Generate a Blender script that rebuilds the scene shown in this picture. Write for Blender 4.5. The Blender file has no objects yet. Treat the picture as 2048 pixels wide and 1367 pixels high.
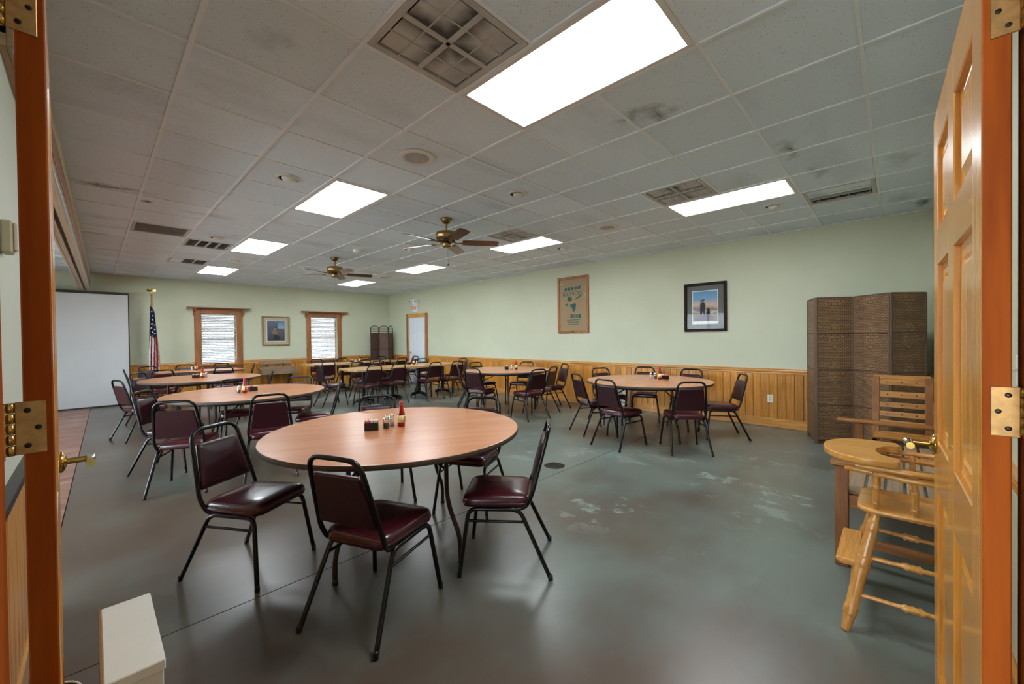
import bpy, math, random
from mathutils import Vector, Matrix
random.seed(7)
PI = math.pi
S = bpy.context.scene
C = S.collection
# ---------------------------------------------------------------- camera
CZ, HC, XB, YA, T, GX, GY = 1.391, 2.897, 7.085, 12.564, 0.6096, 2.1993, 1.9581
YD, XL = -0.33, -0.22
yaw, pitch, roll = 0.80844, -0.01034, -0.01206
fw = Vector((math.sin(yaw)*math.cos(pitch), math.cos(yaw)*math.cos(pitch), math.sin(pitch)))
r0 = Vector((math.cos(yaw), -math.sin(yaw), 0)); u0 = r0.cross(fw)
R_ = r0*math.cos(roll) + u0*math.sin(roll); U_ = -r0*math.sin(roll) + u0*math.cos(roll)
cam = bpy.data.cameras.new('camera'); cam.sensor_width = 36; cam.lens = 804.16/2048*36; cam.clip_start = 0.02
co = bpy.data.objects.new('camera', cam); C.objects.link(co)
m3 = Matrix((R_, U_, -fw)).transposed()
co.matrix_world = Matrix.Translation((0, 0, CZ)) @ m3.to_4x4()
S.camera = co
# ---------------------------------------------------------------- world, exposure
w = bpy.data.worlds.new('world'); S.world = w; w.use_nodes = True
bg = w.node_tree.nodes['Background']; bg.inputs[0].default_value = (0.76, 0.89, 1.0, 1); bg.inputs[1].default_value = 9.0
S.view_settings.view_transform = 'Standard'; S.view_settings.look = 'None'
S.view_settings.gamma = 1; S.view_settings.use_curve_mapping = False
S.view_settings.exposure = 1.2
LAMP = 9.0
# ---------------------------------------------------------------- materials
MATS = {}
def srgb(r, g, b):
    f = lambda c: (c/255)/12.92 if c/255 <= 0.04045 else ((c/255+0.055)/1.055)**2.4
    return (f(r), f(g), f(b), 1)
class N:
    def __init__(s, name):
        s.m = bpy.data.materials.new(name); s.m.use_nodes = True
        s.t = s.m.node_tree; s.b = s.t.nodes['Principled BSDF']; s.out = s.t.nodes['Material Output']
        MATS[name] = s.m
    def n(s, typ, **kw):
        x = s.t.nodes.new(typ)
        for k, v in kw.items():
            if k.startswith('i_'):
                x.inputs[k[2:].replace('_', ' ')].default_value = v
            else: setattr(x, k, v)
        return x
    def l(s, a, b): s.t.links.new(a, b)
    def coord(s, kind='Object', scale=(1, 1, 1), rot=(0, 0, 0)):
        c = s.n('ShaderNodeTexCoord'); mp = s.n('ShaderNodeMapping')
        mp.inputs['Scale'].default_value = scale; mp.inputs['Rotation'].default_value = rot
        s.l(c.outputs[kind], mp.inputs[0]); return mp.outputs[0]
    def pos(s, scale=(1, 1, 1)):
        g = s.n('ShaderNodeNewGeometry'); mp = s.n('ShaderNodeMapping'); mp.inputs['Scale'].default_value = scale
        s.l(g.outputs['Position'], mp.inputs[0]); return mp.outputs[0]
    def noise(s, vec, scale, detail=4, rough=0.55):
        x = s.n('ShaderNodeTexNoise'); x.inputs['Scale'].default_value = scale
        x.inputs['Detail'].default_value = detail; x.inputs['Roughness'].default_value = rough
        if vec is not None: s.l(vec, x.inputs['Vector'])
        return x.outputs['Fac']
    def ramp(s, fac, stops):
        x = s.n('ShaderNodeValToRGB'); e = x.color_ramp.elements
        while len(e) < len(stops): e.new(0.5)
        for q, (p, c) in zip(e, stops): q.position = p; q.color = c
        s.l(fac, x.inputs[0]); return x.outputs[0]
    def mix(s, fac, a, b, mode='MIX'):
        x = s.n('ShaderNodeMix', data_type='RGBA', blend_type=mode)
        for sock, v in ((x.inputs[0], fac), (x.inputs[6], a), (x.inputs[7], b)):
            if hasattr(v, 'is_linked') or hasattr(v, 'links'): s.l(v, sock)
            else: sock.default_value = v
        return x.outputs[2]
    def math(s, op, a, b=None, c=None):
        x = s.n('ShaderNodeMath', operation=op)
        for i, v in enumerate((a, b, c)):
            if v is None: continue
            if hasattr(v, 'links'): s.l(v, x.inputs[i])
            else: x.inputs[i].default_value = v
        return x.outputs[0]
    def bump(s, h, strength=0.2, dist=0.01):
        x = s.n('ShaderNodeBump'); x.inputs['Strength'].default_value = strength; x.inputs['Distance'].default_value = dist
        s.l(h, x.inputs['Height']); s.l(x.outputs[0], s.b.inputs['Normal'])
    def set(s, color=None, rough=0.5, metal=0.0, **kw):
        if color is not None:
            if hasattr(color, 'links'): s.l(color, s.b.inputs['Base Color'])
            else: s.b.inputs['Base Color'].default_value = color
        if hasattr(rough, 'links'): s.l(rough, s.b.inputs['Roughness'])
        else: s.b.inputs['Roughness'].default_value = rough
        s.b.inputs['Metallic'].default_value = metal
        for k, v in kw.items(): s.b.inputs[k.replace('_', ' ')].default_value = v
        return s.m
def plain(name, rgb, rough=0.5, metal=0.0, var=0.12, scale=30, **kw):
    a = N(name); c = srgb(*rgb); d = tuple(x*(1-var) for x in c[:3])+(1,)
    col = a.ramp(a.noise(a.coord('Object'), scale), [(0.3, d), (0.7, c)])
    return a.set(col, rough, metal, **kw)
def wood(name, light, dark, axis=2, scale=1.0, rough=0.35, rnd=0.25, coat=0.0, knots=True):
    a = N(name); sc = [9*scale]*3; sc[axis] = 0.7*scale
    v = a.coord('Object', tuple(sc))
    oi = a.n('ShaderNodeObjectInfo')
    off = a.n('ShaderNodeVectorMath', operation='ADD'); a.l(v, off.inputs[0])
    cmb = a.n('ShaderNodeCombineXYZ'); rr = a.math('MULTIPLY', oi.outputs['Random'], 37.0)
    for i in range(3): a.l(rr, cmb.inputs[i])
    a.l(cmb.outputs[0], off.inputs[1])
    g1 = a.noise(off.outputs[0], 1.6, 3, 0.6); g2 = a.noise(off.outputs[0], 9, 3, 0.6)
    rings = a.math('SINE', a.math('MULTIPLY', g1, 22.0))
    f = a.math('ADD', a.math('MULTIPLY', rings, 0.11), a.math('MULTIPLY_ADD', g2, 0.62, 0.19))
    col = a.ramp(f, [(0.12, srgb(*dark)), (0.75, srgb(*light))])
    hv = a.n('ShaderNodeHueSaturation'); a.l(col, hv.inputs['Color'])
    a.l(a.math('MULTIPLY_ADD', oi.outputs['Random'], rnd, 1.0-rnd/2), hv.inputs['Value'])
    a.bump(f, 0.04, 0.002)
    a.set(hv.outputs[0], rough); a.b.inputs['Coat Weight'].default_value = coat; a.b.inputs['Coat Roughness'].default_value = 0.15
    return a.m
def wall_paint(name, rgb):
    a = N(name); c = srgb(*rgb); p = a.pos()
    col = a.ramp(a.noise(p, 1.3, 3), [(0.3, tuple(x*0.93 for x in c[:3])+(1,)), (0.7, c)])
    a.bump(a.noise(p, 160, 2), 0.22, 0.004)
    return a.set(col, 0.6)
wall_paint('sage', (200, 203, 178))
wall_paint('sage_hall', (206, 212, 196))
wood('pine', (222, 154, 66), (168, 104, 32), 2, 1.0, 0.36, 0.42, 0.15)
wood('pine_h', (222, 162, 84), (170, 108, 44), 1, 1.0, 0.33, 0.12, 0.3)
wood('pine_x', (222, 162, 84), (170, 108, 44), 0, 1.0, 0.33, 0.12, 0.3)
wood('door_wood', (222, 158, 66), (182, 112, 34), 2, 0.7, 0.25, 0.10, 0.4)
wood('door_wood_x', (218, 154, 64), (176, 106, 32), 0, 0.7, 0.25, 0.10, 0.4)
wood('door_edge', (176, 86, 18), (136, 56, 8), 2, 0.7, 0.65, 0.06, 0.0)
MATS['door_edge'].node_tree.nodes['Principled BSDF'].inputs['Specular IOR Level'].default_value = 0.15
wood('trim_wood', (176, 112, 62), (112, 64, 28), 2, 1.0, 0.35, 0.12, 0.2)
wood('trim_wood_x', (166, 104, 58), (104, 60, 28), 0, 1.0, 0.35, 0.12, 0.2)
wood('oak', (230, 170, 84), (180, 116, 44), 0, 1.6, 0.28, 0.08, 0.4)
wood('oak_z', (222, 160, 80), (168, 106, 42), 2, 1.6, 0.28, 0.08, 0.4)
wood('oak_y', (230, 170, 84), (180, 116, 44), 1, 1.6, 0.28, 0.08, 0.4)
wood('bench_wood', (196, 134, 58), (128, 78, 26), 0, 1.3, 0.4, 0.2, 0.2)
wood('bench_wood_y', (170, 112, 52), (104, 64, 24), 1, 1.3, 0.4, 0.2, 0.2)
wood('bench_wood_z', (160, 100, 40), (96, 58, 20), 2, 1.3, 0.4, 0.2, 0.2)
wood('grey_wood', (166, 140, 112), (110, 86, 64), 0, 1.2, 0.7, 0.2)
wood('beam_tan', (186, 160, 126), (150, 122, 92), 1, 0.6, 0.45, 0.1)
wood('blade_wood', (84, 28, 26), (52, 14, 14), 0, 1.0, 0.3, 0.1, 0.3)
wood('dark_frame', (44, 22, 18), (24, 12, 10), 2, 1.0, 0.6, 0.1, 0.0); MATS['dark_frame'].node_tree.nodes['Principled BSDF'].inputs['Specular IOR Level'].default_value = 0.2
plain('dark_rail', (26, 22, 24), 0.35, var=0.3, Specular_IOR_Level=0.3)
plain('black_metal', (9, 9, 10), 0.24, 0.0, 0.2, 40, Specular_IOR_Level=0.4)
plain('dark_metal', (44, 38, 36), 0.35, 0.3)
plain('leg_metal', (58, 42, 34), 0.35, 0.5)
plain('brass', (206, 168, 92), 0.18, 1.0)
plain('old_brass', (196, 150, 92), 0.42, 0.75, 0.35, 60)
plain('antique_brass', (150, 124, 76), 0.3, 0.9)
plain('steel', (190, 190, 188), 0.3, 0.9)
plain('chrome', (225, 225, 225), 0.12, 1.0)
plain('white_plastic', (232, 230, 222), 0.4, var=0.05)
plain('beige_plastic', (196, 188, 160), 0.5, var=0.05)
plain('white_metal', (214, 212, 208), 0.45, var=0.05)
plain('white_door', (214, 220, 226), 0.4, var=0.04)
plain('white_laminate', (226, 225, 216), 0.3, var=0.06, scale=9)
plain('chipboard', (150, 110, 66), 0.8, var=0.5, scale=240)
plain('dark_trim', (52, 44, 36), 0.5)
plain('black', (14, 14, 14), 0.5)
plain('black_plastic', (24, 22, 22), 0.3)
plain('grey_rubber', (120, 122, 116), 0.7)
plain('packet_pink', (226, 120, 130), 0.6); plain('packet_white', (232, 226, 204), 0.6)
plain('red_cap', (196, 20, 26), 0.3); plain('sauce', (150, 26, 8), 0.15)
plain('label_cream', (232, 214, 150), 0.5); plain('label_white', (232, 228, 220), 0.5); plain('label_dark', (60, 40, 30), 0.5)
plain('salt', (236, 234, 228), 0.8); plain('pepper', (70, 58, 46), 0.9, var=0.6, scale=400)
plain('exit_red', (206, 40, 36), 0.4); plain('exit_white', (236, 232, 226), 0.4)
plain('navy', (30, 42, 82), 0.8); plain('flag_red', (140, 24, 40), 0.8); plain('flag_white', (226, 218, 208), 0.8); plain('gold_fringe', (190, 150, 66), 0.8)
plain('mat_grey', (104, 106, 102), 0.8); plain('mat_beige', (190, 182, 160), 0.8); plain('paper', (228, 232, 232), 0.7)
plain('burlap', (166, 142, 110), 0.9, var=0.2, scale=300); plain('teal_ink', (34, 96, 92), 0.8)
plain('gold_frame', (150, 120, 72), 0.35, 0.4)
plain('art_dark', (52, 56, 66), 0.8, var=0.5, scale=60); plain('art_tan', (150, 128, 104), 0.8, var=0.4, scale=60); plain('art_rock', (116, 104, 122), 0.8, var=0.6, scale=90)
plain('art_black', (30, 32, 40), 0.8, var=0.4, scale=60)
plain('brick_wall', (150, 92, 70), 0.9, var=0.3, scale=3); plain('stucco', (158, 156, 150), 0.9, var=0.25, scale=0.6); plain('ground_out', (206, 202, 190), 0.9, var=0.2, scale=1)
plain('asphalt', (120, 118, 112), 0.9, var=0.25, scale=1); plain('slat_white', (226, 228, 230), 0.5, var=0.03)
plain('vinyl_seat', (70, 18, 27), 0.27, 0.0, 0.2, 14, Specular_IOR_Level=0.55, Coat_Weight=0.15)
plain('vinyl_back', (50, 11, 19), 0.36, 0.0, 0.2, 14, Specular_IOR_Level=0.45)
plain('grid_bar', (222, 228, 232), 0.4, var=0.05)
plain('vent_white', (186, 184, 180), 0.5, var=0.2, scale=5)
plain('vent_dark', (40, 38, 36), 0.8)
plain('grout', (44, 42, 38), 0.9); plain('plank_gap', (62, 34, 12), 0.8)
plain('stone_panel', (206, 206, 206), 0.5, var=0.05, scale=2)
# glass
def glass(name, tint=(1, 1, 1, 1), refl=0.06, gain=0.7):
    a = N(name); tr = a.n('ShaderNodeBsdfTransparent'); tr.inputs[0].default_value = tint
    gl = a.n('ShaderNodeBsdfGlossy'); gl.inputs['Roughness'].default_value = 0.03
    lw = a.n('ShaderNodeLayerWeight'); lw.inputs[0].default_value = 0.25
    mx = a.n('ShaderNodeMixShader'); a.l(a.math('MULTIPLY_ADD', lw.outputs['Fresnel'], gain, refl), mx.inputs[0])
    a.l(tr.outputs[0], mx.inputs[1]); a.l(gl.outputs[0], mx.inputs[2]); a.l(mx.outputs[0], a.out.inputs[0])
glass('window_glass'); glass('picture_glass', refl=0.004, gain=0.25); glass('jar_glass', (0.95, 0.96, 0.95, 1), 0.1)
# lamp diffuser: two tubes behind a prismatic panel
def lamp_mat():
    a = N('lamp_diffuser'); v = a.coord('Object')
    sx = a.n('ShaderNodeSeparateXYZ'); a.l(v, sx.inputs[0])
    d = a.math('ABSOLUTE', a.math('SUBTRACT', a.math('ABSOLUTE', sx.outputs['X']), 0.14))
    tube = a.math('SMOOTH_MIN', a.math('MULTIPLY', d, 5.0), 1.0, 0.2)
    st = a.math('MULTIPLY_ADD', tube, -0.35*LAMP, 1.15*LAMP)
    em = a.n('ShaderNodeEmission'); em.inputs[0].default_value = (0.94, 1.0, 1.03, 1)
    a.l(st, em.inputs[1]); a.l(em.outputs[0], a.out.inputs[0])
lamp_mat()
# floor
def floor_mat():
    a = N('concrete'); p = a.pos(); ps = a.pos((0.8, 1.5, 1))
    big = a.noise(p, 0.55, 3); mid = a.noise(ps, 2.6, 5, 0.6); fine = a.noise(p, 130, 3, 0.6)
    gx0 = a.n('ShaderNodeSeparateXYZ'); a.l(p, gx0.inputs[0])
    drift = a.math('MULTIPLY', a.math('MINIMUM', a.math('MAXIMUM', a.math('SUBTRACT', gx0.outputs['X'], 2.0), -2.2), 2.0), 0.045)
    base = a.ramp(a.math('ADD', a.math('ADD', a.math('MULTIPLY', big, 0.80), a.math('MULTIPLY_ADD', mid, 0.18, 0.01)), drift),
                  [(0.30, srgb(84, 68, 56)), (0.42, srgb(94, 80, 68)), (0.50, srgb(98, 96, 88)), (0.58, srgb(108, 116, 109)), (0.74, srgb(122, 132, 126))])
    wear = a.ramp(a.noise(a.pos((1.5, 0.9, 1)), 2.3, 10, 0.74), [(0.555, (0, 0, 0, 1)), (0.60, (1, 1, 1, 1))])
    gx_ = a.n('ShaderNodeSeparateXYZ'); a.l(p, gx_.inputs[0])
    side = a.ramp(a.math('MULTIPLY', gx_.outputs['X'], 0.2), [(0.42, (0, 0, 0, 1)), (0.62, (1, 1, 1, 1))])
    area = a.ramp(a.noise(p, 0.8, 2), [(0.42, (0, 0, 0, 1)), (0.60, (0.8, 0.8, 0.8, 1))])
    m = a.mix(a.math('MULTIPLY', a.math('MULTIPLY', wear, area), side), base, srgb(160, 178, 170))
    m = a.mix(0.12, m, a.ramp(fine, [(0.3, (0.1, 0.1, 0.1, 1)), (0.7, (0.4, 0.41, 0.4, 1))]), 'OVERLAY')
    rg = 0.32
    a.bump(a.math('ADD', a.math('MULTIPLY', mid, 0.6), a.math('MULTIPLY', fine, 0.12)), 0.10, 0.006)
    a.set(m, rg, 0.0, Specular_IOR_Level=0.6)
    b = N('stamped'); p = b.pos()
    f = b.noise(b.pos((0.6, 2.2, 1)), 3.2, 7, 0.65)
    col = b.ramp(f, [(0.3, srgb(96, 62, 50)), (0.55, srgb(148, 108, 92)), (0.75, srgb(176, 142, 124))])
    b.bump(f, 0.6, 0.02); b.set(col, 0.4)
floor_mat()
# ceiling tile with pits and stains
STAINS = [(2.70, 1.16, .16, .10, 1), (2.60, 1.30, .10, .16, .7), (3.99, .63, .22, .08, 1.3), (4.72, .51, .28, .08, .6), (.16, 5.50, .34, .10, 1.3), (.40, 5.80, .10, .05, 1.6), (1.0, 5.95, .3, .12, .5),
          (5.59, .62, .3, .1, .5), (6.70, -.2, .25, .06, 1.4), (4.9, -.03, .3, .1, .5), (.66, 2.28, .12, .12, .35), (0.0, 8.0, .3, .1, .7), (3.25, 3.3, .4, .2, .4), (6.3, -.05, .3, .12, .5), (.1, 6.9, .3, .12, .4), (2.5, 6.6, .5, .2, .35), (1.4, 7.0, .4, .2, .35), (.2, 3.3, .3, .2, .3)]
def tile_mat():
    a = N('ceiling_tile'); p = a.pos()
    c0 = srgb(213, 226, 236)
    oi = a.n('ShaderNodeObjectInfo')
    pits = a.n('ShaderNodeTexVoronoi'); pits.inputs['Scale'].default_value = 74; a.l(a.pos((1, 1, 1)), pits.inputs['Vector'])
    hole = a.ramp(pits.outputs['Distance'], [(0.10, (1, 1, 1, 1)), (0.2, (0, 0, 0, 1))])
    sel = a.math('GREATER_THAN', a.noise(p, 34, 1), 0.46)
    pit = a.math('MULTIPLY', hole, sel)
    col = a.mix(a.math('MULTIPLY', pit, 0.75), c0, srgb(84, 78, 72))
    tot = None; wob = a.n('ShaderNodeTexNoise'); wob.inputs['Scale'].default_value = 7; wob.inputs['Detail'].default_value = 5
    a.l(p, wob.inputs['Vector'])
    wv = a.n('ShaderNodeVectorMath', operation='MULTIPLY_ADD'); a.l(wob.outputs['Color'], wv.inputs[0])
    wv.inputs[1].default_value = (0.3, 0.3, 0); wv.inputs[2].default_value = (-0.15, -0.15, 0)
    ad = a.n('ShaderNodeVectorMath', operation='ADD'); a.l(p, ad.inputs[0]); a.l(wv.outputs[0], ad.inputs[1])
    for (x, y, rx, ry, k) in STAINS:
        mp = a.n('ShaderNodeMapping', vector_type='TEXTURE'); mp.inputs['Location'].default_value = (x, y, HC)
        mp.inputs['Scale'].default_value = (rx, ry, 1); a.l(ad.outputs[0], mp.inputs[0])
        ln = a.n('ShaderNodeVectorMath', operation='LENGTH'); a.l(mp.outputs[0], ln.inputs[0])
        q = a.math('MULTIPLY', a.math('SMOOTHSTEP' if False else 'MAXIMUM', a.math('SUBTRACT', 1.0, ln.outputs['Value']), 0.0), k)
        tot = q if tot is None else a.math('ADD', tot, q)
    sp = a.math('MULTIPLY', tot, a.math('MULTIPLY_ADD', a.noise(p, 26, 5, 0.7), 1.6, -0.15))
    sp = a.math('MINIMUM', a.math('MAXIMUM', sp, 0.0), 0.9)
    gen = a.math('MULTIPLY', a.ramp(a.noise(a.pos((0.7, 1.6, 1)), 1.1, 4), [(0.55, (0, 0, 0, 1)), (0.8, (1, 1, 1, 1))]), 0.25)
    col = a.mix(a.math('MINIMUM', a.math('ADD', sp, gen), 0.9), col, srgb(78, 72, 66))
    hv = a.n('ShaderNodeHueSaturation'); a.l(col, hv.inputs['Color']); a.l(a.math('MULTIPLY_ADD', oi.outputs['Random'], 0.10, 0.95), hv.inputs['Value'])
    a.bump(a.math('MULTIPLY', pit, -1.0), 0.5, 0.004)
    a.set(hv.outputs[0], 0.85)
tile_mat()
# laminate table top
def laminate(name, light, dark, rough):
    a = N(name); v = a.coord('Object', (1.2, 14, 1))
    f = a.noise(v, 1.2, 4, 0.55); g = a.noise(a.coord('Object', (0.8, 3.0, 1)), 1.6, 3)
    col = a.ramp(a.math('ADD', a.math('MULTIPLY', f, 0.5), a.math('MULTIPLY', g, 0.5)), [(0.34, srgb(*dark)), (0.66, srgb(*light))])
    a.set(col, rough, 0, Specular_IOR_Level=0.5)
laminate('laminate', (206, 140, 98), (184, 114, 74), 0.27)
laminate('laminate_tan', (208, 168, 112), (178, 134, 82), 0.25)
plain('table_edge', (92, 76, 62), 0.6, var=0.6, scale=90)
# woven screens
def weave(name, light, dark, w=0.044, h=0.019):
    a = N(name); v = a.coord('Object')
    sx = a.n('ShaderNodeSeparateXYZ'); a.l(v, sx.inputs[0])
    cb = a.n('ShaderNodeCombineXYZ'); a.l(sx.outputs['X'], cb.inputs[0]); a.l(sx.outputs['Z'], cb.inputs[1])
    # diamonds of wide strips over a field of narrow ones
    zz = a.math('PINGPONG', a.math('ADD', sx.outputs['Z'], 0.0), 0.23)
    dm = a.math('ADD', a.math('MULTIPLY', a.math('ABSOLUTE', sx.outputs['X']), 1.5), zz)
    wide = a.math('GREATER_THAN', 0.17, dm)
    br = []
    for (ww, hh) in ((w, h), (w*1.5, h*2)):
        b = a.n('ShaderNodeTexBrick'); b.inputs['Scale'].default_value = 1; b.inputs['Brick Width'].default_value = ww; b.inputs['Row Height'].default_value = hh
        b.inputs['Mortar Size'].default_value = 0.0026; b.inputs['Mortar Smooth'].default_value = 0.6; b.inputs['Bias'].default_value = 0
        b.inputs['Color1'].default_value = srgb(*light); b.inputs['Color2'].default_value = tuple(c*0.7 for c in srgb(*light)[:3])+(1,); b.inputs['Mortar'].default_value = srgb(*dark)
        a.l(cb.outputs[0], b.inputs['Vector']); br.append(b)
    col = a.mix(wide, br[0].outputs['Color'], br[1].outputs['Color'])
    ht = a.math('MULTIPLY', a.mix(wide, br[0].outputs['Fac'], br[1].outputs['Fac']), -1.0)
    a.bump(ht, 0.9, 0.006); a.set(col, 0.5)
weave('rattan', (146, 112, 80), (40, 27, 19)); weave('rattan_dark', (116, 88, 70), (40, 28, 24))
plain('rattan_post', (110, 86, 66), 0.6, var=0.5, scale=150); plain('rattan_frame_dark', (54, 42, 36), 0.6, var=0.3, scale=100)
def art(name, stops, axis='Z', lo=-0.3, hi=0.3):
    a = N(name); v = a.coord('Object'); sx = a.n('ShaderNodeSeparateXYZ'); a.l(v, sx.inputs[0])
    f = a.math('ADD', a.math('DIVIDE', a.math('SUBTRACT', sx.outputs[axis], lo), hi-lo), a.math('MULTIPLY_ADD', a.noise(v, 9, 5), 0.24, -0.12))
    a.set(a.ramp(f, stops), 0.7)
art('art_sky', [(0.0, srgb(92, 84, 80)), (0.28, srgb(126, 110, 96)), (0.36, srgb(196, 184, 164)), (0.44, srgb(112, 120, 130)), (0.55, srgb(206, 176, 150)), (0.72, srgb(120, 158, 190)), (1.0, srgb(84, 140, 186))])
art('art_night', [(0.0, srgb(60, 58, 66)), (0.3, srgb(84, 84, 86)), (0.5, srgb(96, 88, 104)), (0.7, srgb(84, 92, 112)), (1.0, srgb(104, 116, 136))])
def grille_mat():
    for name in ('perforated', 'speaker_mesh'):
        a = N(name); p = a.pos(); ob = a.coord('Object')
        v = a.n('ShaderNodeTexVoronoi', feature='F1'); v.inputs['Scale'].default_value = 75; v.inputs['Randomness'].default_value = 0.0; a.l(p, v.inputs['Vector'])
        h = a.ramp(v.outputs['Distance'], [(0.20, (1, 1, 1, 1)), (0.30, (0, 0, 0, 1))])
        if name == 'perforated':
            sx = a.n('ShaderNodeSeparateXYZ'); a.l(ob, sx.inputs[0])
            d = a.math('MINIMUM', a.math('ABSOLUTE', sx.outputs['X']), a.math('ABSOLUTE', sx.outputs['Y']))
            near = a.math('MAXIMUM', a.math('SUBTRACT', 1.0, a.math('DIVIDE', d, 0.10)), 0.0)
            soot = a.math('MINIMUM', a.math('ADD', a.math('MULTIPLY', near, a.math('MULTIPLY_ADD', a.noise(p, 6, 4), 1.6, 0.1)), a.math('MULTIPLY', a.ramp(a.noise(p, 3, 4), [(0.5, (0, 0, 0, 1)), (0.7, (1, 1, 1, 1))]), 0.35)), 0.92)
        else: soot = a.math('MULTIPLY', a.noise(p, 5, 4), 0.6)
        base = a.mix(soot, srgb(186, 186, 182), srgb(40, 37, 34))
        a.set(a.mix(h, base, srgb(20, 18, 17)), 0.6)
grille_mat()
# ---------------------------------------------------------------- mesh helpers
class MB:
    def __init__(s): s.v = []; s.f = []; s.sm = []
    def add(s, vs, fs, smooth=False):
        o = len(s.v); s.v += [tuple(x) for x in vs]; s.f += [tuple(i+o for i in f) for f in fs]; s.sm += [smooth]*len(fs); return s
    def box(s, x0, x1, y0, y1, z0, z1, M=None):
        vs = [Vector((x, y, z)) for z in (z0, z1) for y in (y0, y1) for x in (x0, x1)]
        if M is not None: vs = [M @ q for q in vs]
        return s.add(vs, [(0, 2, 3, 1), (4, 5, 7, 6), (0, 1, 5, 4), (1, 3, 7, 5), (3, 2, 6, 7), (2, 0, 4, 6)])
    def bbox(s, x0, x1, y0, y1, z0, z1, b=0.004, M=None):
        # chamfered box
        vs = []; idx = {}
        X, Y, Z = (x0, x1), (y0, y1), (z0, z1)
        for i in (0, 1):
            for j in (0, 1):
                for k in (0, 1):
                    for ax in range(3):
                        p = [X[i], Y[j], Z[k]]
                        for a2, (sgn, lim) in enumerate(((i, X), (j, Y), (k, Z))):
                            if a2 != ax: p[a2] += b if sgn == 0 else -b
                        idx[(i, j, k, ax)] = len(vs); vs.append(Vector(p))
        fs = []
        for ax in range(3):
            o = [q for q in range(3) if q != ax]
            for s_ in (0, 1):
                q = []
                for (a1, a2) in ((0, 0), (1, 0), (1, 1), (0, 1)):
                    t = [0, 0, 0]; t[ax] = s_; t[o[0]] = a1; t[o[1]] = a2; q.append(idx[(*t, ax)])
                fs.append(tuple(q))
            for a1 in (0, 1):
                for a2 in (0, 1):
                    q = []
                    for e in (0, 1):
                        t = [0, 0, 0]; t[ax] = e; t[o[0]] = a1; t[o[1]] = a2
                        q.append((idx[(*t, o[0])], idx[(*t, o[1])]))
                    fs.append((q[0][0], q[0][1], q[1][1], q[1][0]))
        for i in (0, 1):
            for j in (0, 1):
                for k in (0, 1): fs.append(tuple(idx[(i, j, k, ax)] for ax in range(3)))
        if M is not None: vs = [M @ q for q in vs]
        return s.add(vs, fs)
    def tube(s, pts, r, n=8, closed=False, caps=True, smooth=True):
        pts = [Vector(p) for p in pts]; m = len(pts)
        rr = r if isinstance(r, (list, tuple)) else [r]*m
        tg = []
        for i in range(m):
            a = pts[(i-1) % m] if (closed or i > 0) else pts[i]; b = pts[(i+1) % m] if (closed or i < m-1) else pts[i]
            tg.append((b-a).normalized())
        up = Vector((0, 0, 1)) if abs(tg[0].z) < 0.9 else Vector((1, 0, 0))
        nrm = tg[0].cross(up).normalized(); vs = []
        for i in range(m):
            nrm = (nrm - tg[i]*nrm.dot(tg[i])).normalized(); b = tg[i].cross(nrm)
            for k in range(n):
                t = 2*PI*k/n; vs.append(pts[i] + (nrm*math.cos(t) + b*math.sin(t))*rr[i])
        fs = []
        for i in range(m if closed else m-1):
            for k in range(n):
                j = (i+1) % m; fs.append((i*n+k, i*n+(k+1) % n, j*n+(k+1) % n, j*n+k))
        s.add(vs, fs, smooth)
        if caps and not closed: s.add(vs[:n], [tuple(range(n))]); s.add(vs[-n:], [tuple(reversed(range(n)))])
        return s
    def lathe(s, prof, n=16, M=None, smooth=True):
        vs = []
        for (r, z) in prof:
            for k in range(n): vs.append(Vector((r*math.cos(2*PI*k/n), r*math.sin(2*PI*k/n), z)))
        fs = [(i*n+k, i*n+(k+1) % n, (i+1)*n+(k+1) % n, (i+1)*n+k) for i in range(len(prof)-1) for k in range(n)]
        fs.append(tuple(reversed(range(n)))); fs.append(tuple(range((len(prof)-1)*n, len(prof)*n)))
        if M is not None: vs = [M @ q for q in vs]
        return s.add(vs, fs, smooth)
    def loops(s, rings, smooth=True, cap0=True, cap1=True):
        n = len(rings[0]); vs = [p for r in rings for p in r]
        fs = [(i*n+k, i*n+(k+1) % n, (i+1)*n+(k+1) % n, (i+1)*n+k) for i in range(len(rings)-1) for k in range(n)]
        s.add(vs, fs, smooth)
        if cap0: s.add(vs[:n], [tuple(reversed(range(n)))])
        if cap1: s.add(vs[-n:], [tuple(range(n))])
        return s
    def prism(s, poly, y0, y1, M=None):
        # polygon in x,z extruded along y
        n = len(poly); vs = [Vector((x, y0, z)) for x, z in poly]+[Vector((x, y1, z)) for x, z in poly]
        if M is not None: vs = [M @ q for q in vs]
        fs = [tuple(range(n)), tuple(reversed(range(n, 2*n)))]+[(k, k+n, (k+1) % n+n, (k+1) % n) for k in range(n)]
        return s.add(vs, fs)
    def mesh(s, name):
        me = bpy.data.meshes.new(name); me.from_pydata(s.v, [], s.f)
        me.polygons.foreach_set('use_smooth', s.sm); me.update(); return me
    def obj(s, name, mat, parent=None, loc=(0, 0, 0), rotz=0.0):
        me = s.mesh(name); me.materials.append(MATS[mat]); return link(name, me, parent, loc, rotz)
def link(name, me, parent=None, loc=(0, 0, 0), rotz=0.0):
    o = bpy.data.objects.new(name, me); C.objects.link(o); o.location = loc; o.rotation_euler = (0, 0, rotz)
    if parent is not None: o.parent = parent
    return o
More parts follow.
